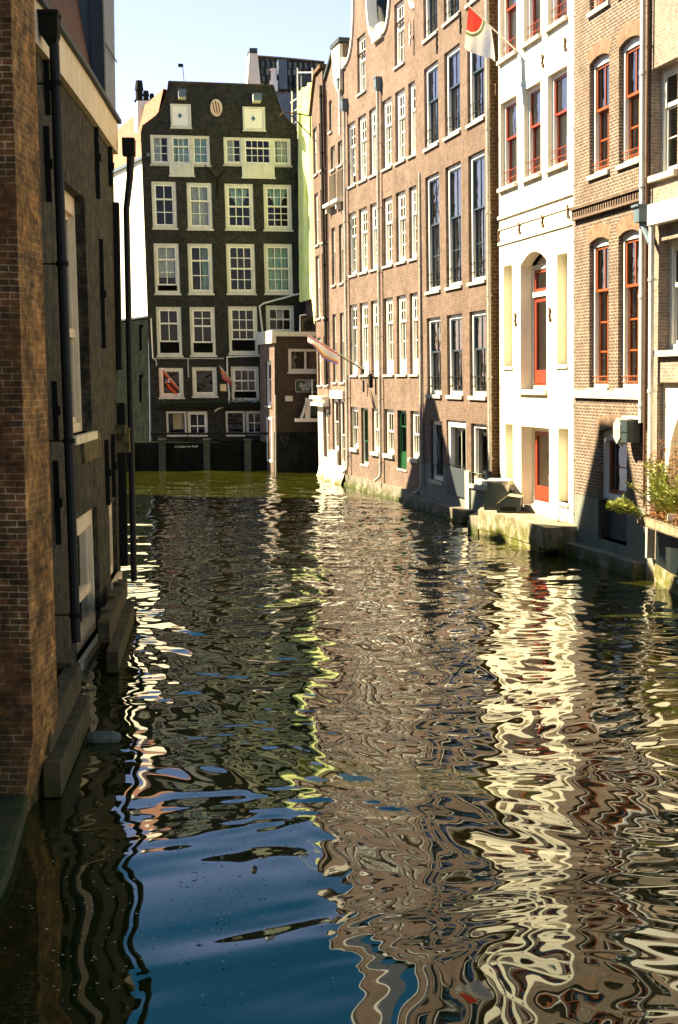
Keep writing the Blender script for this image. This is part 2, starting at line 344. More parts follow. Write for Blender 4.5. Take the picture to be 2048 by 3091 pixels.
M['tile_brown'] = tilemat('tile_brown', (.10, .042, .022), (.17, .075, .042), row=.32, wave=.24)
M['tile_black'] = tilemat('tile_black', (.012, .012, .010), (.03, .03, .025), row=.34, wave=.36)
def tile_checker():
    m, nt, b = newmat('tile_pale_and_black'); L = nt.links; uv = N(nt, 'ShaderNodeUVMap')
    bt = N(nt, 'ShaderNodeTexBrick'); mp = N(nt, 'ShaderNodeMapping'); mp.inputs['Scale'].default_value = (.4, 1, 1); L.new(uv.outputs[0], mp.inputs[0]); L.new(mp.outputs[0], bt.inputs['Vector']); bt.offset = .18
    bt.inputs['Scale'].default_value = 1; bt.inputs['Brick Width'].default_value = .115; bt.inputs['Row Height'].default_value = .40; bt.inputs['Mortar Size'].default_value = .034; bt.inputs['Bias'].default_value = .0; bt.inputs['Mortar Smooth'].default_value = .2
    bt.inputs['Color1'].default_value = rgba((.34, .30, .19)); bt.inputs['Color2'].default_value = rgba((.05, .045, .03)); bt.inputs['Mortar'].default_value = rgba((.012, .012, .01))
    L.new(bt.outputs[0], b.inputs['Base Color']); b.inputs['Roughness'].default_value = .7; return m
M['tile_mixed'] = tile_checker()

# ------------------------------------------------------------------ water, canal bed
def water():
    m, nt, b = newmat('water'); L = nt.links; geo = N(nt, 'ShaderNodeNewGeometry')
    n0 = noise(nt, .5, 3, .5, geo.outputs['Position'])
    r = ramp(nt, n0.outputs['Fac'], [(.3, (.018, .020, .002)), (.7, (.024, .0235, .003))]); L.new(r.outputs[0], b.inputs['Base Color'])
    b.inputs['Roughness'].default_value = .015; b.inputs['IOR'].default_value = 1.40; b.inputs['Specular IOR Level'].default_value = .75
    b.inputs['Specular Tint'].default_value = (.92, 1.0, .85, 1)
    mp = N(nt, 'ShaderNodeMapping'); mp.inputs['Scale'].default_value = (3.2, 4.5, 1); L.new(geo.outputs['Position'], mp.inputs[0])
    n1 = noise(nt, 1.2, 1, .5, mp.outputs[0])
    sp = N(nt, 'ShaderNodeSeparateXYZ'); L.new(geo.outputs['Position'], sp.inputs[0]); mr = N(nt, 'ShaderNodeMapRange'); L.new(sp.outputs['Y'], mr.inputs[0]); mr.inputs[1].default_value = 14; mr.inputs[2].default_value = 34; mr.inputs[3].default_value = 0; mr.inputs[4].default_value = .4
    bp = N(nt, 'ShaderNodeBump'); bp.inputs['Distance'].default_value = .008; L.new(n1.outputs['Fac'], bp.inputs['Height']); L.new(mr.outputs[0], bp.inputs['Strength']); L.new(bp.outputs[0], b.inputs['Normal'])
    me = bpy.data.meshes.new('water')
    ys = [3.0]
    while ys[-1] < 75: ys.append(ys[-1]+max(.022, .0028*ys[-1]))
    ys = np.array(ys); xs = np.concatenate([np.arange(-24, -4.4, .4), np.arange(-4.4, 8.4, .042), np.arange(8.4, 14, .4)])
    X, Y = np.meshgrid(xs, ys); Z = np.zeros_like(X)
    # slow domain warp so that no wave train repeats
    wx = X+.35*np.sin(.9*Y+.7*np.sin(.6*X))+.2*np.sin(1.7*X+.5*Y); wy = Y+.4*np.sin(.8*X+.4*Y)+.2*np.sin(1.9*Y-1.1*X)
    for i in range(110):
        lam = math.exp(rng.uniform(math.log(.24), math.log(2.4))); k = 2*math.pi/lam
        th = rng.normal(math.pi/2, .78) if i % 5 else rng.normal(.15, .45)
        if i % 5 == 0: lam = rng.uniform(.9, 2.4); k = 2*math.pi/lam; ph = rng.uniform(0, 6.28)
        slope = .0088*(lam/.9)**(-.05 if lam < .9 else -.35)
        near = np.clip((Y-8.5)/(10 if lam < .7 else 14)+.42*(X+.9).clip(0, 2.2)/1.4, .11 if lam < .7 else .58, 1.0 if lam < .7 else .85)
        Z += slope/k*near*np.sin(k*(math.cos(th)*wx+math.sin(th)*wy)+ph)
    Z *= np.clip(.62+(Y-8)/38, .62, 1.55)
    nx, ny = len(xs), len(ys); v = np.stack([X, Y, Z], -1).reshape(-1, 3)
    idx = np.arange(nx*ny).reshape(ny, nx); f = np.stack([idx[:-1, :-1], idx[:-1, 1:], idx[1:, 1:], idx[1:, :-1]], -1).reshape(-1, 4)
    me.vertices.add(len(v)); me.vertices.foreach_set('co', v.astype(np.float32).ravel())
    me.loops.add(len(f)*4); me.loops.foreach_set('vertex_index', f.astype(np.int32).ravel())
    me.polygons.add(len(f)); me.polygons.foreach_set('loop_start', np.arange(0, len(f)*4, 4, dtype=np.int32)); me.polygons.foreach_set('loop_total', np.full(len(f), 4, dtype=np.int32))
    me.update(calc_edges=True); me.polygons.foreach_set('use_smooth', [True]*len(f)); me.materials.append(m); me.validate()
    o = bpy.data.objects.new('water', me); COL.objects.link(o); tag(o, kind='structure')
    g = MB(); g.face([(-600, -300, -1.6), (600, -300, -1.6), (600, 900, -1.6), (-600, 900, -1.6)], [(0, 0), (1, 0), (1, 1), (0, 1)])
    tag(g.build('ground', rough('bed', (.03, .03, .015), (.05, .045, .025), 1)), kind='structure')
    # still water and towpath further behind the camera are one flat sheet
water()

# ------------------------------------------------------------------ window kit
def frame_ring(mb, fr, a0, a1, t0, t1, w, d0, d1, wt=None, wb=None):
    wt = w if wt is None else wt; wb = w if wb is None else wb
    mb.box(fr, a0, a0+w, d0, d1, t0, t1); mb.box(fr, a1-w, a1, d0, d1, t0, t1)
    mb.box(fr, a0+w, a1-w, d0, d1-.002, t1-wt, t1); mb.box(fr, a0+w, a1-w, d0, d1-.002, t0, t0+wb)
def bars(mb, fr, a0, a1, t0, t1, nx, nt_, w, d0, d1):
    for i in range(1, nx): c = a0+(a1-a0)*i/nx; mb.box(fr, c-w/2, c+w/2, d0, d1, t0, t1)
    for j in range(1, nt_): c = t0+(t1-t0)*j/nt_; mb.box(fr, a0, a1, d0+.003, d1-.003, c-w/2, c+w/2)
def window(root, fr, a0, a1, t0, t1, rev=.09, fw=.07, fd=.09, nx=3, nu=2, nl=3, split=.40, fm='paint_white', sm='paint_white', gm='glass',
           sill=.06, sillh=.075, bar=.025, panel=0, guard=None, curtain=None, cut=0, label=None, sw=.05, arch=0, low_open=0, sillm='stone_sill', cm='curtain', awn=None):
    mb = MB(); d1 = -rev+.0; d0 = -rev-fd; t1f = t1
    frame_ring(mb, fr, a0, a1, t0, t1f, fw, d0, d1, wt=fw+arch)
    if arch:
        pass
    if panel: mb.box(fr, a0+fw, a1-fw, d0+.02, d1-.02, t0+fw, t0+fw+panel)
    wn = mb.build('window', M[fm], root)
    if label: wn['label'] = label
    A0, A1, T0, T1 = a0+fw, a1-fw, t0+fw+panel, t1-fw-arch
    ts = T1-(T1-T0)*split
    sb = MB(); e = .02
    if nu:
        frame_ring(sb, fr, A0, A1, ts-.02, T1, sw, d0+fd*.42, d0+fd*.80); bars(sb, fr, A0+sw, A1-sw, ts+sw-.02, T1-sw, nx, nu, bar, d0+fd*.5, d0+fd*.72)
        Tl = ts
    else: Tl = T1; ts = T1
    lo = T0+low_open
    frame_ring(sb, fr, A0, A1, lo, Tl+.025, sw, d0+fd*.02, d0+fd*.40); bars(sb, fr, A0+sw, A1-sw, lo+sw, Tl-sw+.025, nx, nl, bar, d0+fd*.10, d0+fd*.32)
    sb.build('sash', M[sm], wn)
    gb = MB(); gd = d0+fd*.6
    if nu: gb.q(fr, [(A0+sw, gd, ts), (A1-sw, gd, ts), (A1-sw, gd, T1-sw), (A0+sw, gd, T1-sw)])
    gd = d0+fd*.2
    gb.q(fr, [(A0+sw, gd, lo+sw), (A1-sw, gd, lo+sw), (A1-sw, gd, Tl-.02), (A0+sw, gd, Tl-.02)])
    gb.build('pane', M[gm], wn)
    if sill:
        s2 = MB(); s2.box(fr, a0-.05, a1+.05, -rev-.01, sill, t0-sillh, t0); s2.build('sill', M[sillm], wn)
    if curtain:
        cb = MB(); n = 14; dd = d0-.06
        c0, c1 = curtain[0], curtain[1]; y0 = T0+(T1-T0)*curtain[2]; x0 = A0+(A1-A0)*c0; x1 = A0+(A1-A0)*c1
        taper = curtain[3] if len(curtain) > 3 else 0
        for i in range(n):
            p, r2 = x0+(x1-x0)*i/n, x0+(x1-x0)*(i+1)/n; dp, dr = dd-.02*(i % 2), dd-.02*((i+1) % 2)
            yb = y0+taper*abs(((i+.5)/n)-.5)*(T1-T0)
            cb.q(fr, [(p, dp, yb), (r2, dr, yb), (r2, dr, T1), (p, dp, T1)])
        cb.build('curtain', M[cm], wn)
    if guard:
        g = MB(); gt0, gt1, gn = t0+.02, t0+guard[0], guard[1]; gd = -rev+.03
        for k in range(gn): y = gt0+(gt1-gt0)*(k+1)/gn; g.tube([fr.P(a0+.02, gd, y), fr.P(a1-.02, gd, y)], .011, 6)
        for k in range(1, 4): x = a0+(a1-a0)*k/4; g.tube([fr.P(x, gd, gt0), fr.P(x, gd, gt1)], .008, 6)
        g.build('guard_rail', M[guard[2]], wn)
    return wn
def pipe(root, fr, a, t0, t1, d=.12, r=.055, mat='pipe_grey', hopper=None, shoe=-.25, brackets=2.2, name='drainpipe', a_top=None):
    mb = MB(); at = a if a_top is None else a_top
    pts = [fr.P(at, d, t1), fr.P(a, d, t0+.25)]
    if shoe: pts += [fr.P(a, d+.04, t0+.1), fr.P(a+shoe*.5, d+.18, t0-.05)]
    mb.tube(pts, r, 10)
    o = mb.build(name, M[mat], root, smooth=True)
    t = t0+.6
    while t < t1-.2:
        cb = MB(); at_ = a+(at-a)*(t-t0)/(t1-t0); cb.tube([fr.P(at_, d, t-.03), fr.P(at_, d, t+.03)], r*1.28, 10); cb.box(fr, at_-.012, at_+.012, 0, d, t-.01, t+.01); t += brackets
        cb.build('pipe_bracket', M['iron'] if mat == 'pipe_black' else M[mat], o)
    if hopper:
        w = hopper; hb = MB()
        b0 = [(-w*.45, -.06), (w*.45, -.06), (w*.45, w*.9-.06), (-w*.45, w*.9-.06)]
        for lo, hi, k0, k1 in ((t1-.02, t1+.10, .45, .9), (t1+.10, t1+.10+w*.9, .9, 1.0), (t1+.10+w*.9, t1+.15+w*.9, 1.15, 1.15)):
            A = [fr.P(at+x*k0, d+(y-w*.4)*k0, lo) for x, y in b0]; B = [fr.P(at+x*k1, d+(y-w*.4)*k1, hi) for x, y in b0]
            hb.face(A[::-1]); hb.face(B)
            for i in range(4): hb.face([A[i], A[(i+1) % 4], B[(i+1) % 4], B[i]])
        hb.build('hopper', M['iron'] if mat == 'pipe_black' else M['zinc'], o)
    return o
def anchor(root, fr, a, t, h=.5, mat='iron', style='bar'):
    mb = MB()
    mb.box(fr, a-.02, a+.02, .0, .04, t-h/2, t+h/2)
    if style == 'fancy':
        mb.box(fr, a-.075, a-.02, .005, .035, t-.05, t+.0); mb.box(fr, a+.02, a+.07, .005, .035, t+.08, t+.13); mb.box(fr, a+.02, a+.09, .005, .035, t-.14, t-.08); mb.box(fr, a-.06, a-.02, .005, .035, t+.10, t+.17)
    else: mb.box(fr, a-.03, a+.03, .04, .06, t-.06, t+.06)
    return mb.build('wall_anchor', M[mat], root)
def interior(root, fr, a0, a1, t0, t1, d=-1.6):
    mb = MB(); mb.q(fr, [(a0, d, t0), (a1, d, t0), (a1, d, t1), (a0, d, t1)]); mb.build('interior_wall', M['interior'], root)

# ------------------------------------------------------------------ frames of the right bank
A_ = Fr((-.76, 59.6), (-.35, 57.5), .020); B_ = Fr((-.35, 57.5), (.34, 54.6), .012)
C_ = Fr((.34, 54.6), (2.62, 45.9), .0115); D_ = Fr((2.62, 45.9), (4.25, 38.7), .0175)
E_ = Fr((4.42, 38.5), (5.62, 32.9), .015); F_ = Fr((5.48, 32.9), (6.31, 29.0), .016); G_ = Fr((6.31, 29.0), (7.75, 22.4), .012)
DEEP = 9.0

# ---- house C: the long tan brick house with twin gables and white windows
def house_c():
    fr = C_; L = 9.0
    r = thing('brick_house', 'long tan brick house with two curved gables and six white windows per floor', 'house', fr.P(L/2, 0, 0))
    cols = [(.45, 1.55), (1.95, 3.05), (3.43, 4.45), (5.05, 6.15), (6.57, 7.65), (8.02, 8.95)]
    rows = [(4.22, 6.84), (7.93, 10.23), (11.2, 13.5)]
    ops = [(a, b, t, u) for t, u in rows for a, b in cols] + [(cols[i][0], cols[i][1], 1.48, 3.03) for i in (0, 2, 3, 5)] + [(2.0, 2.95, .95, 3.02), (6.57, 7.6, 1.06, 3.02)]
    att = [(1.93, 3.03, 14.3, 16.3), (6.55, 7.63, 14.3, 16.33)]
    w = MB(); w.wall(fr, 0, L, .42, 15.7, ops+[(a, b, t, 15.7) for a, b, t, u in att], .10)
    # gable sheets above t=15.7 with the attic window heads cut out
    def gab(c, hw):
        pts = []
        for k in range(11):
            x = k/10; pts.append((c-hw+(hw-1.0)*x**.55*1.0 if False else c-hw+(hw-.95)*(1-(1-x)**2.2), 15.7+2.6*x**2.0))
        return pts
    trims = []
    for c, hw, (a, b, t, u) in ((2.45, 2.30, att[0]), (7.10, 1.90, att[1])):
        left = gab(c, hw); right = [(2*c-x, y) for x, y in left]
        # strips left and right of the attic head
        for k in range(10):
            (x0, y0), (x1, y1) = left[k], left[k+1]; (p0, _), (p1, _) = right[k], right[k+1]
            if y0 < u-.001:
                yy = min(y1, u)
                w.q(fr, [(x0, 0, y0), (a, 0, y0), (a, 0, yy), (x1, 0, yy)]); w.q(fr, [(b, 0, y0), (p0, 0, y0), (p1, 0, yy), (b, 0, yy)])
                if y1 > u: w.q(fr, [(x1, 0, yy), (p1, 0, yy), (p1, 0, y1), (x1, 0, y1)])
            else: w.q(fr, [(x0, 0, y0), (p0, 0, y0), (p1, 0, y1), (x1, 0, y1)])
        top = left[-1][1]
        w.q(fr, [(left[-1][0], 0, top), (right[-1][0], 0, top), (right[-1][0], 0, top+2.0), (left[-1][0], 0, top+2.0)])
        w.q(fr, [(left[-1][0], 0, top+2.0), (right[-1][0], 0, top+2.0), (c, 0, top+2.7)])
        w.q(fr, [(a, 0, 15.7), (a, -.1, 15.7), (a, -.1, u), (a, 0, u)], 'dt'); w.q(fr, [(a, -.1, u), (b, -.1, u), (b, 0, u), (a, 0, u)], 'sd'); w.q(fr, [(b, -.1, 15.7), (b, 0, 15.7), (b, 0, u), (b, -.1, u)], 'dt')
        trims.append((left, right, top, c))
    w.shell(fr, 0, L, -.5, 15.6, DEEP)
    w.build('wall', M['brick_tan'], r)
    for left, right, top, c in trims:
        rf = MB()
        x0, x1 = max(.05, left[0][0]), min(L-.05, right[0][0])
        rf.face([fr.P(x0, -.3, 15.6), fr.P(c, -.3, 18.6), fr.P(c, -DEEP, 18.6), fr.P(x0, -DEEP, 15.6)], [(0, 0), (0, 3.5), (9, 3.5), (9, 0)])
        rf.face([fr.P(x1, -.3, 15.6), fr.P(x1, -DEEP, 15.6), fr.P(c, -DEEP, 18.6), fr.P(c, -.3, 18.6)], [(0, 0), (9, 0), (9, 3.5), (0, 3.5)])
        rf.face([fr.P(x0, -.3, 15.6), fr.P(x1, -.3, 15.6), fr.P(c, -.3, 18.6)])
        rf.build('roof', M['tile_black'], r)
    tb = MB()
    for left, right, top, c in trims:
        for side in (left, right):
            pl = side+[(side[-1][0], top+2.0), (c, top+2.7)]
            for (x0, y0), (x1, y1) in zip(pl, pl[1:]):
                tb.face([fr.P(x0, .07, y0), fr.P(x1, .07, y1), fr.P(x1, -.35, y1), fr.P(x0, -.35, y0)])
                n = np.array([-(y1-y0), x1-x0]); n = n/np.linalg.norm(n)*.13
                if (side is left): n = -n if n[0] < 0 else n
                sgn = 1 if side is left else -1
                i0 = (x0+sgn*.13, y0-.02); i1 = (x1+sgn*.13, y1-.02)
                tb.face([fr.P(x0, .07, y0), fr.P(i0[0], .07, i0[1]), fr.P(i1[0], .07, i1[1]), fr.P(x1, .07, y1)])
                tb.face([fr.P(i0[0], .07, i0[1]), fr.P(i0[0], 0, i0[1]), fr.P(i1[0], 0, i1[1]), fr.P(i1[0], .07, i1[1])])
    tb.box(fr, 4.25, 5.3, -.4, .12, 15.60, 15.85); tb.box(fr, 4.45, 5.1, -.5, .05, 15.85, 16.15); tb.box(fr, -.02, .30, -.4, .10, 15.62, 16.0)
    tb.build('gable_trim', M['paint_white'], r)
    k = 0
    for i, (t, u) in enumerate(rows):
        for j, (a, b) in enumerate(cols):
            kw = {}
            if i == 2 and j == 0: kw = dict(low_open=.3)
            if i == 0: kw = dict(panel=.32)
            if i == 0 and j == 4: kw['curtain'] = (.0, 1, .62)
            if 'curtain' not in kw: kw['curtain'] = (0, 1, 0)  # pale sheet added behind each pane in place of its bright grazing reflection
            window(r, fr, a, b, t, u, nl=2 if i == 0 else 3, split=.36, fw=.11, sw=.075, bar=.04, fd=.12, cm='pale_pane_sheet', **kw)
    for j in (0, 2, 3, 5): window(r, fr, cols[j][0], cols[j][1], 1.48, 3.03, curtain=(0, 1, 0), cm='pale_pane_sheet', nu=1, nl=1, split=.5, nx=3, fw=.10, sw=.06, fd=.12, sillh=.13, sill=.09)
    window(r, fr, 2.0, 2.95, .95, 3.02, nx=2, nu=1, nl=1, split=.6, fm='paint_cream', sm='paint_green', sill=.03, gm='glass_dark', label='narrow dark green door with glass above the water')
    window(r, fr, 6.57, 7.6, 1.06, 3.02, nx=2, nu=1, nl=1, split=.35, panel=.45, fm='paint_green', sm='paint_green', sill=.03, gm='glass_dark', label='green door with a slatted lower panel')
    for a, b, t, u in att: window(r, fr, a, b, t, u, curtain=(0, 1, 0), cm='pale_pane_sheet', nl=2, split=.42, fw=.09, sw=.06, bar=.03, fd=.12)
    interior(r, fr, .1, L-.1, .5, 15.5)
    p = MB(); p.box(fr, -.1, L-.02, -.3, .10, -.5, .42); p.box(fr, -.1, L-.02, .10, .16, -.5, .12); p.build('plinth', M['plinth_stone'], r)
    pipe(r, fr, fr.st(1146, 1000, .12)[0], .55, 13.9, r=.052, mat='pipe_grey', hopper=.32); pipe(r, fr, fr.st(1270, 1000, .10)[0], .45, 10.5, d=.10, r=.045, hopper=None, shoe=-.5)
    pipe(r, fr, fr.st(1046, 1000, .12)[0], .55, 14.0, r=.052, mat='pipe_grey', hopper=.32)
    for t in (15.1, 10.6): anchor(r, fr, 8.75+(15.1-t)*.05, t-.3, 1.1)
    anchor(r, fr, 8.3, 15.0, .7, 'paint_white', 'fancy')
    return r
hc = house_c()

# ---- house B: narrow brick house with shoulder gable
def house_b():
    fr = B_; L = 3.0
    r = thing('narrow_house', 'narrow brown brick house with a plain neck gable, small balcony and cream plastered foot', 'house', fr.P(L/2, 0, 0), 'narrow houses at the far bend')
    up = [(.72, 1.36), (1.97, 2.62)]
    ops = [(.55, 1.03, 13.7, 14.9)]+[(a, b, 12.2, 13.1) for a, b in ((.75, 1.5), (1.95, 2.7))]
    ops += [(a, b, t, u) for t, u in ((7.75, 9.98), (3.95, 6.62)) for a, b in up]+[(.48, 1.52, 1.26, 3.32), (1.58, 2.55, .70, 3.32)]
    w = MB(); w.wall(fr, 0, L, .6, 15.6, ops, .10); w.shell(fr, 0, L, -.5, 15.6, DEEP)
    w.prism(fr, [(0, 15.6), (L, 15.6), (L, 15.7), (2.95, 16.6), (1.55, 16.7), (.1, 15.9)], -.3, .0)
    w.build('wall', M['brick_tan'], r)
    tb = MB()
    pr = [(3.05, 14.85), (3.02, 16.6), (1.62, 16.66), (1.68, 15.9), (1.95, 15.25), (2.35, 14.9), (2.75, 14.78)]
    tb.prism(fr, [(1.66, 16.62), (3.0, 16.55), (3.0, 14.9), (2.7, 14.8), (2.3, 15.0), (1.95, 15.4), (1.75, 15.95)], .02, .14); tb.build('gable_scroll', M['plaster_cream'], r)
    cp = MB(); cp.face([fr.P(.05, .1, 15.95), fr.P(1.6, .1, 16.75), fr.P(1.6, -.4, 16.75), fr.P(.05, -.4, 15.95)]); cp.face([fr.P(.05, .1, 15.8), fr.P(1.6, .1, 16.6), fr.P(1.6, .1, 16.75), fr.P(.05, .1, 15.95)]); cp.face([fr.P(.05, .1, 15.8), fr.P(.05, 0, 15.8), fr.P(1.6, 0, 16.6), fr.P(1.6, .1, 16.6)]); cp.box(fr, 1.6, 3.05, -.4, .18, 16.62, 16.78); cp.build('coping', M['slate'], r)
    window(r, fr, .55, 1.03, 13.7, 14.9, nx=1, nu=0, nl=1, fm='paint_cream', sm='paint_cream', gm='glass_dark')
    for a, b in ((.75, 1.5), (1.95, 2.7)): window(r, fr, a, b, 12.2, 13.1, nx=1, nu=0, nl=1, fm='paint_cream', sm='paint_cream', gm='glass_dark')
    for t, u in ((7.75, 9.98), (3.95, 6.62)):
        for a, b in up: window(r, fr, a, b, t, u, nx=1, nu=1, nl=1, fm='paint_cream', sm='paint_cream', gm='glass_dark', fd=.1)
    window(r, fr, .48, 1.52, 1.26, 3.32, nx=1, nu=1, nl=1, split=.45, fm='paint_white', sm='paint_cream', gm='glass_dark', fw=.10)
    window(r, fr, 1.58, 2.55, .70, 3.32, nx=1, nu=1, nl=2, split=.55, fm='paint_white', sm='paint_cream', gm='glass_dark', fw=.10, sill=.03)
    lb = MB(); lb.box(fr, .45, 2.62, 0, .10, 3.32, 3.62); lb.build('lintel', M['paint_white'], r)
    bl = MB(); bl.box(fr, .45, 1.55, 0, .28, 10.78, 10.90); bl.box(fr, 1.75, 2.85, 0, .28, 10.78, 10.90); bl.box(fr, .6, .7, 0, .2, 10.55, 10.78); bl.box(fr, 2.3, 2.4, 0, .2, 10.55, 10.78); bl.build('balcony_slab', M['paint_white'], r)
    bp = MB(); bp.box(fr, .55, 1.5, .0, .03, 10.9, 12.0); bp.box(fr, 1.85, 2.8, .0, .03, 10.9, 12.0); bp.build('recess_panel', M['brick_cafe'], r)
    p = MB(); p.prism(fr, [(.02, -.5), (2.98, -.5), (2.98, .68), (1.55, .68), (1.55, 1.22), (.02, 1.22)], .0, .08)
    p.face([fr.P(.02, .08, .75), fr.P(2.98, .08, .6), fr.P(2.98, .4, -.3), fr.P(.02, .4, -.3)], [(0, 1), (3, 1), (3, 0), (0, 0)]); p.build('plinth', M['plaster_cream'], r)
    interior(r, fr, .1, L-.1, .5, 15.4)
    pipe(r, fr, 2.78, 13.0, 14.9, d=.10, r=.05, mat='pipe_light', hopper=.3, shoe=0)
    return r
house_b()

def house_a():
    fr = A_; L = 2.14
    r = thing('narrow_house', 'leftmost narrow brown brick house of the right bank with white cornice above a shopfront', 'house', fr.P(L/2, 0, 0), 'narrow houses at the far bend')
    cols = [(-.18, .70), (1.22, 2.08)]; rows = [(12.42, 14.3), (9.57, 11.67), (6.58, 9.14), (3.83, 5.8)]
    ops = [(a, b, t, u) for t, u in rows for a, b in cols]+[(1.05, 2.0, .9, 2.85)]
    w = MB(); w.wall(fr, -.15, L, .5, 3.0, [ops[-1]], .1); w.wall(fr, -.42, L, 3.0, 14.6, ops[:-1], .1); w.shell(fr, -.42, L, 3.0, 14.6, DEEP); w.shell(fr, -.15, L, -.5, 3.0, DEEP)
    w.prism(fr, [(-.42, 14.6), (L, 14.6), (L, 16.2), (.75, 16.2), (.1, 15.5), (-.42, 14.9)], -.3, 0); w.build('wall', M['brick_brown'], r)
    for t, u in rows:
        for a, b in cols: window(r, fr, a, b, t, u, nx=1, nu=1, nl=1, split=.5, fw=.09, gm='glass_dark', fd=.1)
    window(r, fr, 1.05, 2.0, .9, 2.85, nx=1, nu=1, nl=1, split=.55, fw=.10, sm='paint_cream', gm='glass_dark')
    c = MB(); c.box(fr, -.6, 2.2, 0, .28, 2.98, 3.12); c.box(fr, -.55, 2.2, 0, .18, 3.12, 3.26); c.box(fr, -.6, 2.2, 0, .32, 3.26, 3.38); c.build('cornice', M['paint_white'], r)
    p = MB(); p.box(fr, -.15, L, .0, .05, .5, .88); p.box(fr, -.15, 1.0, .0, .05, .88, 2.98)
    for k in range(6):
        o0, o1 = .05+.32*((6-k)/6)**2, .05+.32*((5-k)/6)**2; z0, z1_ = -.3+.13*k, -.3+.13*(k+1)
        p.face([fr.P(-.15-o0*.6, o0, z0), fr.P(L, o0, z0), fr.P(L, o1, z1_), fr.P(-.15-o1*.6, o1, z1_)], [(0, z0), (2, z0), (2, z1_), (0, z1_)]); p.face([fr.P(-.15-o0*.6, -.5, z0), fr.P(-.15-o0*.6, o0, z0), fr.P(-.15-o1*.6, o1, z1_), fr.P(-.15-o1*.6, -.5, z1_)])
    p.build('plinth', M['plaster_cream'], r)
    cp = MB(); cp.prism(fr, [(-.5, 14.9), (.08, 15.6), (.7, 16.3), (L, 16.3), (L, 16.45), (.66, 16.45), (.0, 15.7), (-.5, 15.05)], -.4, .1); cp.build('coping', M['brick_ochre'], r)
    interior(r, fr, -.3, L-.1, .5, 14.4)
    # dark seam and gutter pipe between the two narrow houses
    pipe(r, fr, 2.2, 3.6, 15.6, d=.08, r=.06, mat='brick_soot' if False else 'pipe_black', shoe=0)
    h = MB(); h.tube([fr.P(-.45, .05, 12.0+2.0), fr.P(-.45, .05, 15.4)], .03, 6); h.tube([fr.P(-.45, .05, 14.9), fr.P(-.3, 1.2, 15.0), fr.P(-.3, 1.35, 14.8)], .03, 6); h.tube([fr.P(-.45, .05, 14.1), fr.P(-.33, .95, 14.95)], .025, 6); h.build('hoist_bracket', M['iron_rust'], r)
    return r
house_a()

# ---- house D: brown brick, navy sashes
def house_d():
    fr = D_; L = 7.22
    r = thing('brick_house', 'tall brown brick house with navy sashes in white frames and grey plastered foot', 'house', fr.P(L/2, 0, 0))
    cols = [(1.02, 2.5), (3.15, 4.65), (5.32, 6.78)]; rows = [(3.58, 5.95), (6.76, 10.27), (11.12, 13.55), (14.38, 16.6)]
    ops = [(a, b, t, u) for t, u in rows for a, b in cols]; gr = [(1.32, 2.6, .93, 2.77), (3.02, 4.92, .60, 2.84), (5.39, 6.78, 1.08, 2.80)]
    w = MB(); w.wall(fr, 0, L, 1.4, 18.0, [o for o in ops+gr], .085)
    w.shell(fr, 0, L, -.5, 18.0, DEEP); w.build('wall', M['brick_brown'], r)
    p = MB(); p.wall(fr, 0, L, .3, 1.4, [(a, b, max(t, .3), 1.4) for a, b, t, u in gr], .085)
    p.build('plaster_foot', M['plaster_grey'], r)
    sb = MB(); sb.box(fr, L-.012, L+.006, -.6, .0, 0, 18.0); sb.build('side_wall', M['brick_ochre'], r)
    for i, (t, u) in enumerate(rows):
        for a, b in cols:
            window(r, fr, a, b, t, u, nx=2, nu=1, nl=2 if i == 1 else 1, split=.42 if i else .44, sm='paint_navy', rev=.085, fw=.12, sw=.05, bar=.035, fd=.14, gm='glass',
                   guard=(.55, 2, 'iron'), sillh=.11 if i == 0 else .09, curtain=(.45, 1, 0) if (i in (1,)) else ((0, .5, 0) if i == 2 and a < 2 else None))
    window(r, fr, *gr[0], nx=1, nu=0, nl=1, sm='paint_navy', fw=.12, fd=.12, rev=.085, gm='glass_dark', sillh=.12)
    window(r, fr, *gr[1], nx=2, nu=0, nl=1, sm='paint_cream', fw=.20, fd=.16, rev=.06, gm='glass_dark', sill=0, guard=(.9, 1, 'iron'), label='wide white framed opening with a glass screen in front')
    window(r, fr, *gr[2], nx=1, nu=0, nl=1, sm='paint_cream', fw=.12, fd=.12, rev=.085, gm='glass_dark', curtain=(0, 1, 0), cm='curtain', sillh=.12)
    g = MB(); g.box(fr, 3.05, 4.9, .03, .05, .62, 1.45); g.build('glass_screen', M['slate'], r)
    ld = MB(); ld.box(fr, -.55, L-1.4, -.2, .42, -.5, .33); ld.box(fr, -.60, L-1.4, -.2, .47, -.5, .02); ld.build('ledge', M['plinth_stone'], r)
    st = MB(); st.box(fr, 4.95, 5.32, 0, .06, -.5, 1.42); st.build('corner_strip', M['plaster_cream'], r)
    cn = MB(); cn.box(fr, -.05, L+.05, -.3, .35, 18.0, 18.4); cn.box(fr, 0, L, -.3, .2, 17.7, 18.0); cn.build('cornice', M['paint_white'], r)
    interior(r, fr, .1, L-.1, .5, 17.5)
    pipe(r, fr, fr.st(1477, 1000, .10)[0], 1.3, 17.7, d=.10, r=.052, mat='pipe_grey', shoe=0)
    for (x, y) in ((1321, 130), (1392, 68)):
        s_, t_ = fr.st(x, y); anchor(r, fr, s_, t_, .62, 'iron', 'fancy')
    mk = MB(); mk.tube([fr.P(1.75, -.10+.05, 2.5), fr.P(1.95, -.05, 2.1), fr.P(2.0, -.05, 1.8), fr.P(1.8, -.05, 1.45)], .012, 5); mk.build('cable', M['pipe_light'], r)
    return r
house_d()

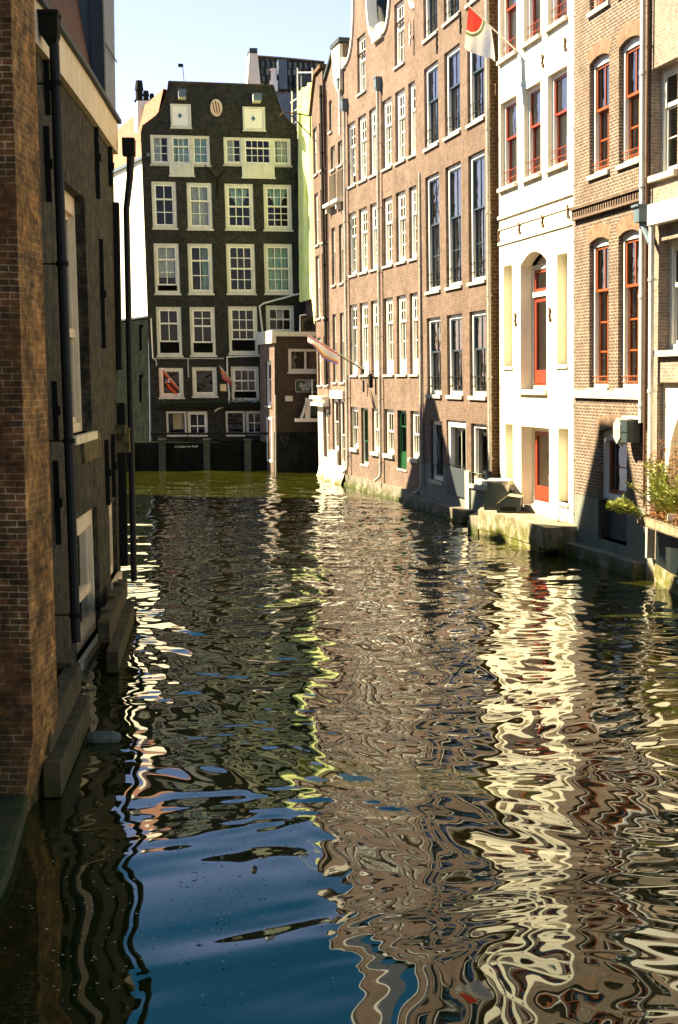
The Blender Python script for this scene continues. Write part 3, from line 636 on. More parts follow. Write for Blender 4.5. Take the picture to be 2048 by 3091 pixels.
# ---- house E: white plaster
def house_e():
    fr = E_; L = 5.72
    r = thing('white_house', 'white plastered canal house with red sashes and a tall arched red door', 'house', fr.P(L/2, 0, 0))
    cols = [(.0, 1.36), (1.9, 3.12), (3.6, 4.88)]; rows = [(9.08, 11.28), (12.38, 14.6), (15.5, 17.2)]
    ops = [(max(a, .03), b, t, u) for t, u in rows for a, b in cols]
    nic = [(.27, .95, 4.39, 7.03, 0, .26), (1.60, 3.50, 3.78, 7.22, .28, .30), (4.22, 4.90, 4.39, 7.0, 0, .26), (.34, .97, 1.2, 2.86, 0, .26), (1.62, 3.68, .82, 2.84, 0, .30), (4.30, 4.96, 1.1, 2.87, 0, .26)]
    w = MB(); w.wall(fr, -.12, L, .3, 18.2, ops+nic, .12); w.shell(fr, -.12, L, -.5, 18.2, DEEP)
    for n in (nic[0], nic[2], nic[3], nic[5]): w.q(fr, [(n[0], -.26, n[2]), (n[1], -.26, n[2]), (n[1], -.26, n[3]), (n[0], -.26, n[3])])
    w.box(fr, -.12, L, .0, .05, 8.28, 8.36); w.box(fr, -.12, L, .0, .04, 7.60, 7.68); w.box(fr, -.12, L, .0, .03, 8.0, 8.03)
    w.build('wall', M['plaster_white'], r)
    for i, (t, u) in enumerate(rows):
        for a, b in cols:
            window(r, fr, max(a, .03), b, t, u, nx=1, nu=1, nl=1, split=.42, sm='paint_red', rev=.12, fw=.09, sw=.055, fd=.15, gm='glass', curtain=(.0, .7, 0), guard=(.42, 2, 'paint_red') if i < 2 else None, sillh=.10, sill=.09)
    def door(a, b, t0, t1, arch=0, transom=0, label=None):
        f = MB(); frame_ring(f, fr, a, b, t0, t1-arch, .12, -.42, -.30, wb=.10)
        if transom: f.box(fr, a+.12, b-.12, -.40, -.28, transom-.07, transom+.05)
        if arch: f.prism(fr, [(a, t1-arch-.02), (b, t1-arch-.02)]+[(b-(b-a)*k/12, t1-arch+arch*(1-(1-2*k/12)**2)) for k in range(13)], -.42, -.41)
        o = f.build('door', M['paint_white'], r); o['label'] = label
        s = MB(); A0, A1 = a+.14, b-.14; T1 = (transom-.07) if transom else t1-arch-.12
        frame_ring(s, fr, A0, A1, t0+.10, T1, .13, -.40, -.33, wb=.40); s.box(fr, A0+.16, A1-.16, -.33, -.315, t0+.16, t0+.42)
        if transom: frame_ring(s, fr, A0, A1, transom+.05, t1-arch-.12, .09, -.40, -.33)
        s.build('door_leaf', M['paint_red'], o)
        g = MB(); g.q(fr, [(A0+.13, -.37, t0+.50), (A1-.13, -.37, t0+.50), (A1-.13, -.37, T1-.13), (A0+.13, -.37, T1-.13)])
        if transom: g.q(fr, [(A0+.09, -.37, transom+.14), (A1-.09, -.37, transom+.14), (A1-.09, -.37, t1-arch-.21), (A0+.09, -.37, t1-arch-.21)])
        g.build('pane', M['glass'], o)
        c = MB(); c.box(fr, A0, A1, -.46, -.44, t0+.4, T1); c.build('curtain', M['pale_pane_sheet'], o)
    door(1.60, 3.50, 3.78, 7.22, .28, 6.2, 'tall red balcony door with fanlight in the arched niche')
    door(1.62, 3.68, .82, 2.84, 0, 0, 'red glazed door opening onto the landing')
    sl_ = MB()
    for n in (nic[0], nic[2], nic[3], nic[5]): (lambda X_: (X_.box(fr, n[0]-.03, n[1]+.03, -.24, .04, n[2]-.09, n[2]), X_.build('niche_sill', M['plaster_white'], r)))(MB())
    sl_.box(fr, 1.55, 3.55, -.28, .08, 3.66, 3.78); sl_.build('niche_sill', M['plaster_white'], r)
    interior(r, fr, 0, L-.1, .5, 17.5)
    st_ = rough('stain', (.50, .43, .30), (.60, .53, .40), 6, .9, 0)
    dm = MB()
    for (a, b, t) in [(c[0], c[1], r0[0]-.10) for c in cols for r0 in rows[:2]]+[(n[0], n[1], n[2]-.09) for n in nic]:
        for _ in range(5):
            x = random.uniform(a-.04, b+.04); h = random.uniform(.12, .55); w_ = random.uniform(.008, .022)
            dm.face([fr.P(x-w_, .003, t), fr.P(x+w_, .003, t), fr.P(x+w_*.3, .003, t-h), fr.P(x-w_*.2, .003, t-h*.9)])
    dm.build('rain_stains', st_, r)
    for (x, y) in ((1640, 185), (1500, 270), (1708, 135), (1508, 712), (1570, 690), (1640, 668), (1717, 640)):
        s_, t_ = fr.st(x, y); anchor(r, fr, s_, t_, .30, 'iron_rust', 'fancy')
    for (x, y) in ((1558, 965), (1662, 950)):
        s_, t_ = fr.st(x, y); anchor(r, fr, s_, t_, .34, 'iron_rust', 'fancy')
    pipe(r, fr, min(fr.st(1737, 1000, .11)[0], 5.8), .35, 18.0, d=.11, r=.050, mat='pipe_grey', shoe=-.45, brackets=1.25)
    b = MB(); b.box(fr, L-.02, L+.06, -.1, .06, .5, 18.2); b.build('brick_seam', M['brick_dark_jointed'], r)
    cn = MB(); cn.box(fr, -.1, L, -.3, .3, 18.2, 18.5); cn.build('cornice', M['paint_white'], r)
    return r
house_e()

# ---- house F: dark brick with pale joints, orange sashes
def house_f():
    fr = F_; L = 3.99
    r = thing('brick_house', 'dark jointed brick house with orange sashes under shallow arches', 'house', fr.P(L/2, 0, 0))
    cols = [(.90, 2.0), (2.52, 3.62)]
    ops = [(a, b, 8.5, 11.0, .10, .10) for a, b in cols]+[(a, b, 3.85, 7.12, .10, .10) for a, b in cols]+[(a, b, 12.0, 14.4, .10, .10) for a, b in cols]+[(a, b, 15.3, 17.2, .10, .10) for a, b in cols]
    dr = (1.45, 3.0, .52, 2.98, .10, .12)
    w = MB(); w.wall(fr, .03, L, 1.4, 17.9, ops+[dr], .10); w.shell(fr, .03, L, -.5, 17.9, DEEP); w.build('wall', M['brick_dark_jointed'], r)
    p = MB(); p.wall(fr, .03, L, .3, 1.4, [(1.45, 3.0, .52, 1.4)], .12); p.build('plaster_foot', M['plaster_grey'], r)
    for (a, b, t, u, rise, rv) in [o for o in ops]+[dr]:
        ar = MB()
        n = 12; m_ = .30
        for k in range(n):
            f0, f1 = k/n, (k+1)/n
            def pt(f, off):
                x = a+(b-a)*f; y = u-rise+rise*(1-(2*f-1)**2)
                ang = (f-.5)*1.1; return (x+off*math.sin(ang), .006, y+off*math.cos(ang))
            q0, q1, q2, q3 = pt(f0, .0), pt(f1, .0), pt(f1, m_), pt(f0, m_)
            ar.face([fr.P(*q0), fr.P(*q1), fr.P(*q2), fr.P(*q3)], [(f0*1.3, .02), (f1*1.3, .02), (f1*1.3, .36), (f0*1.3, .36)])
        ar.build('brick_arch', M['brick_arch'], r)
    for a, b, t, u, rise, rv in ops:
        top = u-.0
        tall = t < 4
        window(r, fr, a, b, t, top, nx=2, nu=1, nl=3 if tall else 2, split=.32 if tall else .42, sm='paint_orange', rev=.10, fw=.09, sw=.06, bar=.04, fd=.16, arch=.09, gm='glass', sillh=.10, guard=(.25, 2, 'paint_orange'), curtain=(0, .6, 0) if not tall else (.1, .9, 0))
    # water door
    window(r, fr, 1.45, 3.0, 1.42, 2.98, nx=1, nu=0, nl=2, sm='paint_orange', rev=.12, fw=.11, sw=.09, fd=.16, arch=.16, gm='glass_dark', sill=0, curtain=(0, .5, 0), label='orange framed glazed door above the dark lower hatch')
    dd = MB(); dd.box(fr, 1.62, 2.98, -.22, -.16, .55, 1.40); dd.box(fr, 1.47, 1.62, -.26, -.12, .55, 1.40); dd.build('lower_hatch', M['slate'], r)
    bd = MB(); bd.box(fr, .05, L, .0, .07, 3.62, 3.80); bd.build('string_course', M['stone_sill'], r)
    cb = MB(); cb.box(fr, .05, L, .0, .10, 7.62, 7.68); cb.box(fr, .05, L, .0, .14, 7.84, 7.90)
    x = .08
    while x < L-.1: cb.box(fr, x, x+.06, .0, .10, 7.68, 7.84); x += .13
    cb.build('brick_cornice', M['brick_brown'], r)
    ld = MB(); ld.box(fr, -.55, L+.1, -.2, .32, -.5, .30); ld.box(fr, -.2, .10, -.2, .40, -.5, .42); ld.build('ledge', M['plinth_stone'], r)
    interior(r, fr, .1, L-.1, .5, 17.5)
    pipe(r, fr, fr.st(1937, 1000, .10)[0], 2.9, 17.7, d=.10, r=.055, mat='pipe_light', shoe=0); pipe(r, fr, fr.st(1966, 1000, .12)[0], 1.0, 7.2, d=.12, r=.055, mat='pipe_light', shoe=0)
    eb = MB(); e0 = fr.st(1940, 690, .12); e1 = fr.st(1966, 735, .12); eb.tube([fr.P(e0[0], .13, e0[1]+.1), fr.P(e1[0], .13, e1[1])], .06, 8); eb.box(fr, e0[0]-.12, e0[0]+.14, .02, .26, e0[1]+.12, e0[1]+.42); eb.box(fr, e0[0]-.16, e0[0]+.18, .0, .30, e0[1]+.42, e0[1]+.47); eb.build('hopper', M['zinc'], r)
    cn = MB(); cn.box(fr, 0, L, -.3, .3, 17.9, 18.2); cn.build('cornice', M['paint_white'], r)
    fl = MB(); fl.box(fr, 3.1, 3.9, 0, .16, 3.22, 3.27); fl.build('pipe_shelf', M['pipe_light'], r)
    # lantern-like siren box on the pipe
    t = thing('siren_box', 'grey hexagonal metal box fixed beside the drainpipe on the dark jointed brick house', 'box', fr.P(3.6, .3, 2.95))
    hx = MB(); cs, ct, rr = 3.30, 2.97, .26
    hx.prism(fr, [(cs+rr*.8*math.cos(R(90+60*k)), ct+rr*1.05*math.sin(R(90+60*k))) for k in range(6)], .16, .36); hx.build('hexagonal_face', M['pipe_grey'], t)
    hb = MB(); hb.box(fr, 3.42, 3.78, .05, .34, 2.74, 3.20); hb.box(fr, 3.40, 3.80, .34, .36, 2.96, 2.98); hb.build('box_body', M['metal_dark'], t)
    return r
house_f()

# ---- house G: pale brick at the right edge
def house_g():
    fr = G_; L = 6.7
    r = thing('pale_house', 'pale pink brick house with a white slab and white arched ground floor', 'house', fr.P(L/2, 0, 0))
    ops = [(.06, 1.25, 8.05, 10.15, 0, .22), (2.0, 3.2, 8.05, 10.15, 0, .22), (.06, 1.25, 12.0, 14.1, 0, .22), (2.0, 3.2, 12.0, 14.1, 0, .22), (.50, 1.9, 4.6, 6.75, 0, .22), (2.6, 4.0, 4.6, 6.75, 0, .22), (.50, 6.2, .4, 3.97, 0, .10)]
    w = MB(); w.wall(fr, .02, L, .2, 17.2, ops, .22); w.shell(fr, .02, L, -.5, 17.2, DEEP); w.build('wall', M['brick_pale'], r)
    for o in ops[:4]: window(r, fr, *o[:4], nx=1, nu=1, nl=2, split=.34, rev=.22, fw=.10, sw=.08, fd=.10, gm='glass', sillh=.12, sill=.10)
    for o in ops[4:6]: window(r, fr, *o[:4], nx=1, nu=1, nl=1, split=.4, rev=.22, fw=.12, sw=.08, fd=.10, gm='glass', sillh=.12, sill=.10)
    s = MB(); s.box(fr, .40, L, -.1, .22, 7.06, 7.46); s.build('white_slab', M['paint_white'], r)
    a = MB(); a.wall(fr, .50, 6.2, .4, 3.97, [(.75, 4.6, .4, 3.93, 1.78, .35)], .35)
    a2 = MB()
    for f in a.v[:0]: pass
    a.build('white_arch_wall', M['plaster_white'], r).location = tuple(G_.N*(-.10))
    bk = MB(); bk.q(fr, [(.6, -.5, .3), (4.8, -.5, .3), (4.8, -.5, 3.96), (.6, -.5, 3.96)]); bk.build('arch_back_wall', M['plaster_cream'], r)
    lm = MB(); lm.tube([fr.P(1.62, -.1, 2.65), fr.P(1.50, -.08, 2.5), fr.P(1.48, -.08, 2.25), fr.P(1.6, -.08, 2.0)], .05, 8); lm.build('bent_pipe', M['pipe_grey'], r)
    pipe(r, fr, .10, 1.2, 17.0, d=.10, r=.03, mat='iron_rust', shoe=0)
    interior(r, fr, .1, L-.1, .5, 17.0)
    return r
house_g()

# ------------------------------------------------------------------ landing in front of the white house
def landing():
    P = [(3.62, 36.9), (4.13, 35.4), (4.76, 32.35), (5.50, 32.75), (5.62, 33.2), (4.55, 38.9), (4.0, 38.9)]
    t = thing('landing', 'weathered concrete landing with yellow moss in front of the white house', 'landing', (4.6, 35, 0))
    b = MB(); b.prism_z(P, .16, .65); b.build('upper_slab', M['concrete'], t)
    c = np.mean(P, axis=0); Q = [tuple(c+(np.array(p)-c)*.97) for p in P]; Q[2] = (4.66, 33.0); Q[3] = (5.3, 33.4)
    b = MB(); b.prism_z([tuple(q) for q in Q], -.6, .16); b.build('foundation', M['concrete'], t)
    b = MB(); b.prism_z([(3.62, 36.9), (3.98, 38.9), (3.78, 38.6), (3.45, 37.6)], -.6, .45); b.build('mooring_block', M['plinth_stone'], t)
    b = MB(); b.prism_z([(3.42, 37.6), (3.56, 37.5), (3.62, 37.75), (3.48, 37.85)], -.6, .30); b.build('wooden_post', M['plaster_cream'], t)
    g = MB(); p0 = on_z(1690, 1575, .66)
    g.tube([p0+np.array([-.05, 0, 0]), p0+np.array([.05, 0, .22]), p0+np.array([.14, 0, 0]), p0+np.array([-.05, 0, 0])], .014, 6); g.build('mooring_bracket', M['iron_rust'], t)
landing()
def bin_(loc, rz, L, W, H, mat1, mat2, label, rnd=True):
    fr = FrW(loc[0], loc[1], loc[2], rz); t = thing('metal_bin', label, 'bin', loc, 'metal bins on the landing')
    b = MB()
    if rnd: prof = [(0, 0), (W, 0), (W, H*.45)]+[(W/2+W/2*math.cos(a), H*.45+H*.55*math.sin(a)) for a in [k*math.pi/8 for k in range(1, 8)]]+[(0, H*.45)]
    else: prof = [(0, 0), (W, 0), (W, H*.92), (W*.45, H), (0, H*.5)]
    def PP(u, v, x): return fr.O+fr.N*(-x)+fr.U*u+np.array([0, 0, v])
    n = len(prof)
    b.face([PP(u, v, 0) for u, v in prof]); b.face([PP(u, v, L) for u, v in reversed(prof)])
    for i in range(n):
        (u, v), (p, q) = prof[i], prof[(i+1) % n]
        b.face([PP(u, v, 0), PP(u, v, L), PP(p, q, L), PP(p, q, 0)])
    b.build('body', M[mat1], t)
    l = MB()
    if rnd:
        for i in range(2, n-1):
            (u, v), (p, q) = prof[i], prof[i+1]
            if v > H*.8 or q > H*.8: l.face([PP(u, v+.02, .08), PP(u, v+.02, L+.03), PP(p, q+.02, L+.03), PP(p, q+.02, .08)])
        l.box(FrW(loc[0], loc[1], loc[2]+H+.0, rz), .02, W, -L-.05, -.10, .015, .05)
    else:
        l.face([PP(-.02, H*.5, -.02), PP(-.02, H*.5, L+.02), PP(W*.45, H+.02, L+.02), PP(W*.45, H+.02, -.02)]); l.face([PP(W*.45, H+.02, -.02), PP(W*.45, H+.02, L+.02), PP(W+.02, H*.94, L+.02), PP(W+.02, H*.94, -.02)])
    l.build('lid', M[mat2], t)
    if not rnd:
        v = MB(); v.box(fr, .1, W-.1, .0, .012, H*.1, H*.35); v.build('vent', M['iron'], t)
bin_((3.78, 36.9, .64), R(-12), 1.1, .62, .72, 'metal_dark', 'pipe_grey', 'larger dark bin with a rounded top at the left end of the landing')
bin_((4.02, 36.1, .655), R(-12), .75, .60, .42, 'metal_dark', 'metal_tan', 'smaller bin with a tan sloping lid beside the white house door', rnd=False)

# ------------------------------------------------------------------ watermelon flag on the white house
def clothmesh(p_of, nu, nv):
    b = MB()
    for i in range(nu):
        for j in range(nv):
            q = [(i/nu, j/nv), ((i+1)/nu, j/nv), ((i+1)/nu, (j+1)/nv), (i/nu, (j+1)/nv)]
            b.face([p_of(*k) for k in q], q)
    return b
def melonmat():
    m, nt, b = newmat('watermelon_cloth'); L = nt.links; uv = N(nt, 'ShaderNodeUVMap')
    d = N(nt, 'ShaderNodeVectorMath', operation='DISTANCE'); L.new(uv.outputs[0], d.inputs[0]); d.inputs[1].default_value = (-.05, 1.08, 0)
    r = ramp(nt, d.outputs['Value'], [(0, (.80, .055, .03)), (.66, (.85, .80, .7)), (.70, (.16, .25, .06)), (.76, (.86, .86, .84))]); r.color_ramp.interpolation = 'CONSTANT'
    L.new(r.outputs[0], b.inputs['Base Color']); b.inputs['Roughness'].default_value = .8
    b.inputs['Subsurface Weight'].default_value = 0; return m
def flag_melon():
    fr = E_
    s0, t0 = fr.st(1558, 152); base = fr.P(s0, 0, t0); tip = fr.P(s0+.05, 1.75, t0+1.42); ax = tip-base
    t = thing('flag', 'white flag with a red and green watermelon slice on a pole from the white house', 'flag', base)
    p = MB(); p.tube([base, tip], [.022, .015], 8); p.build('pole', M['paint_white'], t)
    def f(u, v):
        # u along the pole from low to high, v = 1 at the pole, 0 at the free lower edge
        q = base+ax*(.38+.34*u); drop = (1-v)*(.86+.18*u)
        sag = .10*math.sin(u*7+v*2.5)*(1-v)+.06*math.sin(u*13+1.7*v)*(1-v)
        return q+np.array([.22*(1-v)*(.5-u)*1.0, 0, 0])+np.array([.02, -1, 0])*sag+np.array([0, 0, -drop])
    c = clothmesh(lambda u, v: f(1-u, v), 22, 20); c.build('cloth', melonmat(), t, smooth=True)
    return t
flag_melon()
def stripemat(name, stops, axis=1, rough_=.8):
    m, nt, b = newmat(name); L = nt.links; uv = N(nt, 'ShaderNodeUVMap'); sp = N(nt, 'ShaderNodeSeparateXYZ'); L.new(uv.outputs[0], sp.inputs[0])
    r = ramp(nt, sp.outputs[axis], stops); r.color_ramp.interpolation = 'CONSTANT'; L.new(r.outputs[0], b.inputs['Base Color']); b.inputs['Roughness'].default_value = rough_; return m
def flag_rainbow():
    fr = C_; s0, t0 = fr.st(1105, 1118); base = fr.P(s0, 0, t0)
    tip = base+fr.N*2.25+np.array([0, 0, 1.35])-fr.U*.1
    t = thing('flag', 'bright rainbow striped flag blowing from a pole on the long tan brick house', 'flag', base)
    p = MB(); p.tube([base, tip], [.02, .014], 8); p.build('pole', M['pipe_light'], t)
    ax = tip-base; nn = np.array([.15, -1, .1])
    def f(u, v):
        q = base+ax*(.46+.50*u); dr = (1-v)*.52
        return q+nn*(.14*math.sin(u*9+v*3)*(1-v))+np.array([-.12, 0, -1])*dr*(.8+.2*math.sin(u*5))+fr.U*(1-v)*.25
    m = stripemat('rainbow_cloth', [(0, (.28, .18, .45)), (.16, (.85, .35, .06)), (.30, (.85, .70, .30)), (.42, (.82, .74, .70)), (.84, (.80, .16, .10))])
    c = clothmesh(f, 20, 14); c.build('cloth', m, t, smooth=True)
    # second bare pole beside it
    q = thing('flagpole', 'bare wooden pole beside the rainbow flag on the long tan brick house', 'pole', fr.P(s0-.35, 0, t0+.02))
    p = MB(); b2 = fr.P(s0-.35, 0, t0+.02); p.tube([b2, b2+fr.N*2.1+np.array([0, 0, 1.2])], [.022, .015], 8); p.build('shaft', M['timber'], q); k = MB(); k.tube([b2-np.array([0, 0, .15]), b2+np.array([0, 0, .1])], .05, 8); k.build('bracket', M['iron'], q)
flag_rainbow()
def wall_lamp(x, y, lab, h, w_):
    fr = C_; s0, t0 = fr.st(x, y, .25)
    t = thing('hanging_lamp', lab, 'lamp', fr.P(s0, 0, t0), 'dark hanging lamps'); b = MB(); b.prism(fr, [(s0-w_/2, t0-h), (s0+w_/2, t0-h), (s0+w_*.35, t0), (s0-w_*.35, t0)], .1, .1+w_*.6); b.build('lamp_body', M['iron'], t)
    b = MB(); b.tube([fr.P(s0, 0, t0+.1), fr.P(s0, .2, t0+.1), fr.P(s0, .2, t0)], .015, 6); b.build('arm', M['iron'], t)
wall_lamp(1112, 1128, 'larger dark box lamp hanging below the sill of the long tan brick house', .5, .2)
wall_lamp(1088, 1148, 'slimmer dark lamp left of the box lamp on the long tan brick house', .42, .09)

# ------------------------------------------------------------------ back house (dark gabled house facing down the canal)
BH = Fr((-8.5, 65), (-1.37, 66), 0, None, -.025)
def z1(x, y): return (350+.4464*x, 150+.4464*y)
def z2(x, y): return (350+.4464*x, 800+.4464*y)
def rect(a, b, fr=None, d=0):
    fr = fr or BH; s0, t1 = fr.st(*a, d); s1, t0 = fr.st(*b, d); return s0, s1, t0, t1
def back_house():
    fr = BH; L = 7.18
    r = thing('gabled_house', 'dark brick house with a wide curved gable and cream windows facing down the canal', 'house', fr.P(L/2, 0, 0))
    rows = []
    def R_(zf, x0, y0, x1, y1, **kw): s0, s1, t0, t1 = rect(zf(x0, y0), zf(x1, y1)); rows.append(((s0, s1, t0, t1), kw))
    cy = dict(curtain=(0, 1, .45, 1.0), cm='curtain_cyan'); cw = dict(curtain=(0, 1, 0))
    R_(z1, 240, 890, 417, 1208, nx=2, nu=1, nl=2, split=.36)
    R_(z1, 478, 898, 657, 1214, nx=2, nu=1, nl=2, split=.38, **cw)
    R_(z1, 735, 905, 937, 1216, nx=3, nu=2, nl=2, split=.5, **cy); R_(z1, 997, 910, 1194, 1220, nx=3, nu=2, nl=3, split=.48, **cy)
    R_(z1, 255, 1308, 437, 1650, nx=2, nu=1, nl=2, split=.30, low_open=.25, curtain=(0, 1, .3)); R_(z1, 484, 1310, 661, 1650, nx=2, nu=1, nl=2, split=.32, curtain=(.6, 1, 0), cm='curtain_cyan')
    R_(z1, 745, 1311, 948, 1650, nx=3, nu=2, nl=2, split=.5, curtain=(0, 1, .5), cm='interior'); R_(z1, 1000, 1311, 1199, 1650, nx=3, nu=2, nl=2, split=.5, curtain=(0, 1, 0), cm='curtain_cyan')
    R_(z2, 271, 282, 452, 614, nx=2, nu=1, nl=1, split=.32, low_open=.50); R_(z2, 498, 283, 679, 612, nx=2, nu=2, nl=1, split=.38, low_open=.45)
    R_(z2, 759, 278, 964, 600, nx=3, nu=2, nl=1, split=.5, low_open=.5); R_(z2, 1013, 273, 1208, 462, nx=3, nu=1, nl=1, split=.5, curtain=(.35, .7, .5))
    R_(z2, 290, 696, 462, 896, nx=1, nu=0, nl=1); R_(z2, 515, 690, 688, 888, nx=1, nu=0, nl=1); R_(z2, 778, 686, 972, 918, nx=3, nu=1, nl=1, split=.4, low_open=.3)
    gf = []
    for x0, y0, x1, y1 in ((340, 990, 483, 1160), (483, 990, 625, 1160), (742, 988, 878, 1160), (878, 988, 1000, 1150)):
        gf.append(rect(z2(x0, y0), z2(x1, y1)))
    def trip(x0, y0, x1, y1): return rect(z1(x0, y0), z1(x1, y1))
    T = [(trip(232, 574, 640, 782), (360, 525), 1), (trip(728, 590, 1186, 785), (850, 1070), 2)]
    ops = [o for o, k in rows]+gf+[t[0] for t in T]
    w = MB(); w.wall(fr, 0, L, .2, 15.1, ops, .05); w.shell(fr, 0, L, -.5, 15.1, 7)
    gp = [(L, 15.1), (L, 15.25), (6.97, 15.5), (6.64, 15.78), (6.42, 16.05), (6.28, 16.4), (6.12, 16.9), (6.03, 17.3), (1.30, 17.34), (1.24, 16.95), (1.12, 16.55), (.95, 16.15), (.70, 15.82), (.35, 15.55), (.07, 15.35), (0, 15.1)]
    w.prism(fr, gp, -.35, 0)
    w.build('wall', M['brick_black'], r)
    cp = MB(); pl = gp[1:-1]
    for (a, t), (b, u) in zip(pl, pl[1:]): cp.face([fr.P(a, .05, t+.03), fr.P(b, .05, u+.03), fr.P(b, -.40, u+.03), fr.P(a, -.40, t+.03)]); cp.face([fr.P(a, .05, t-.06), fr.P(b, .05, u-.06), fr.P(b, .05, u+.03), fr.P(a, .05, t+.03)])
    cp.build('coping', M['brick_cafe'], r)
    for (o, kw) in rows: window(r, fr, *o, rev=.03, fw=.13, sw=.06, bar=.035, fd=.12, fm='paint_cream', sm='paint_white', sill=.04, sillh=.07, sillm='paint_cream', gm='glass_deep', **kw)
    for i, o in enumerate(gf): window(r, fr, *o, rev=.03, fw=.09, sw=.05, bar=.035, fd=.1, nx=1 if i in (0, 2) else 2, nu=1 if i == 1 else 0, nl=1 if i != 3 else 2, split=.6, fm='paint_cream', sm='paint_white' if i in (1, 3) else 'slate', sill=0, gm='glass_deep', curtain=(.3, .95, .25) if i == 0 else None, cm='paint_beige')
    for (o, (px0, px1), kind) in T:
        a0, a1, t0, t1 = o; m0, _ = fr.st(*z1(px0, 700)); m1, _ = fr.st(*z1(px1, 700))
        window(r, fr, a0, m0+.08, t0, t1, rev=.03, fw=.10, nx=2, nu=0, nl=3, fm='paint_cream', sill=.04, gm='glass_deep', curtain=(0, .6, 0), fd=.1)
        window(r, fr, m0+.08, m1-.08, t0, t1, rev=.02, fw=.09, nx=3 if kind == 1 else 4, nu=1, nl=2, split=.36, fm='paint_cream', sill=0, gm='glass_deep', curtain=(0, 1, 0) if kind == 1 else None, cm='curtain_cyan', fd=.1)
        window(r, fr, m1-.08, a1, t0, t1, rev=.03, fw=.10, nx=2, nu=0, nl=3, fm='paint_cream', sill=.04, gm='glass_deep', curtain=(0.2, 1, 0) if kind == 2 else (0, 1, 0), cm='curtain' if kind == 2 else 'curtain_cyan', fd=.1)
        p = MB(); _, pt0 = fr.st(*z1(px0, 850 if kind == 1 else 862)); p.box(fr, m0, m1, 0, .06, pt0, t0); p.box(fr, m0+.12, m1-.12, .06, .075, pt0+.18, t0-.12); p.box(fr, m0-.04, m1+.04, 0, .10, pt0-.06, pt0); p.build('apron_panel', M['paint_cream'], r)
    # hatches in the gable with a blue diamond
    for x0, y0, x1, y1, dx, dy in ((368, 367, 512, 530, 434, 447), (857, 386, 1012, 548, 930, 466)):
        a0, a1, t0, t1 = rect(z1(x0, y0), z1(x1, y1)); h = MB(); frame_ring(h, fr, a0, a1, t0, t1, .09, 0, .07); h.box(fr, a0-.03, a1+.03, 0, .10, t0-.05, t0); hh = h.build('gable_hatch', M['paint_cream'], r)
        q = MB(); q.box(fr, a0+.09, a1-.09, .0, .03, t0+.09, t1-.09); q.build('hatch_door', M['paint_white'], hh)
        c, e = fr.st(*z1(dx, dy)); q = MB(); q.prism(fr, [(c-.10, e), (c, e-.12), (c+.10, e), (c, e+.12)], .03, .045); q.build('diamond', plain('blue_paint', (.05, .14, .22), .5), hh)
    for x0, y0, x1, y1 in ((415, 282, 475, 348), (915, 308, 980, 372)):
        a0, a1, t0, t1 = rect(z1(x0, y0), z1(x1, y1)); h = MB(); h.box(fr, a0+.04, a1-.02, 0, .75, t0+.05, t1-.05); h.build('hoist_beam', M['paint_white'], r); h = MB(); h.box(fr, a0+.03, a1-.01, .75, .77, t0+.04, t1-.04); h.build('beam_cap', M['zinc'], r)
    # oval shield
    c, e = fr.st(*z1(680, 393)); ov = MB(); ov.prism(fr, [(c+.27*math.cos(k*math.pi/14), e+.38*math.sin(k*math.pi/14)) for k in range(28)], 0, .05); ovo = ov.build('oval_shield', plain('shield_cream', (.72, .55, .36), .6), r)
    sp = MB()
    for k in (-.12, .0, .12):
        hh = .30-abs(k)*.6
        sp.prism(fr, [(c+k-.06, e+hh), (c+k-.015, e+hh), (c+k+.07, e-hh), (c+k+.025, e-hh)], .05, .062)
    sp.build('shield_stripe', plain('shield_red', (.20, .035, .015), .7), ovo)
    # wall ties in a Y, weather vane, pipes
    for pts in (((600, 780), (690, 880), (745, 810)), ((690, 880), (690, 1000)), ((1215, 830), (1230, 955))):
        b = MB(); b.tube([fr.P(*(lambda q: (q[0], .03, q[1]))(fr.st(*z1(*p)))) for p in pts], .03, 6); b.build('iron_tie', M['iron'], r)
    b = MB(); vt = fr.st(*z1(465, 215)); b.tube([fr.P(vt[0], -.3, 17.3), fr.P(vt[0]-.05, -.3, 18.2)], .015, 6); b.box(fr, vt[0]-.25, vt[0]-.02, -.31, -.29, 18.05, 18.2); b.build('weather_vane', M['iron'], r)
    def pp(pts, mat, rr=.05):
        b = MB(); b.tube([fr.P(*(lambda q: (q[0], .08, q[1]))(fr.st(*p))) for p in pts], rr, 8); b.build('drainpipe', M[mat], r, smooth=True)
    pp([z2(1272, -120), z2(1270, 165), z2(1240, 195), z2(1000, 260), z2(972, 280), z2(995, 480), z2(990, 615), z2(752, 622), z2(755, 760), z2(768, 880), z2(764, 945), z2(690, 972), z2(668, 990)], 'pipe_light', .045)
    pp([z2(240, 360), z2(252, 630), z2(275, 650), z2(275, 680)], 'pipe_grey', .03); pp([z2(250, 632), z2(730, 632)], 'pipe_grey', .025); pp([z2(487, 632), z2(492, 760)], 'pipe_grey', .03); pp([z2(985, 640), z2(1000, 1130)], 'pipe_black', .05)
    pp([z1(1252, 690), z1(1262, 1300), z2(1272, 150)], 'pipe_grey', .05)
    fb = MB(); a0, a1, t0, t1 = rect(z2(285, 905), z2(985, 960)); fb.box(fr, a0, a1, .02, .35, t0, t0+.16); fb.build('flower_box', M['iron'], r)
    pb = MB()
    for k in range(900):
        x = random.uniform(a0, a1); z = t0+.14+abs(random.gauss(0, .10)); d = random.uniform(.0, .4); s_ = random.uniform(.03, .07); a = random.uniform(0, 3.14)
        p0 = fr.P(x, d, z); pb.face([p0, p0+np.array([s_*math.cos(a), s_*math.sin(a), s_*.4]), p0+np.array([s_*.4*math.cos(a+1), 0, s_])])
    pb.build('trailing_plants', plain('dark_leaves', (.02, .05, .012), .7), r)
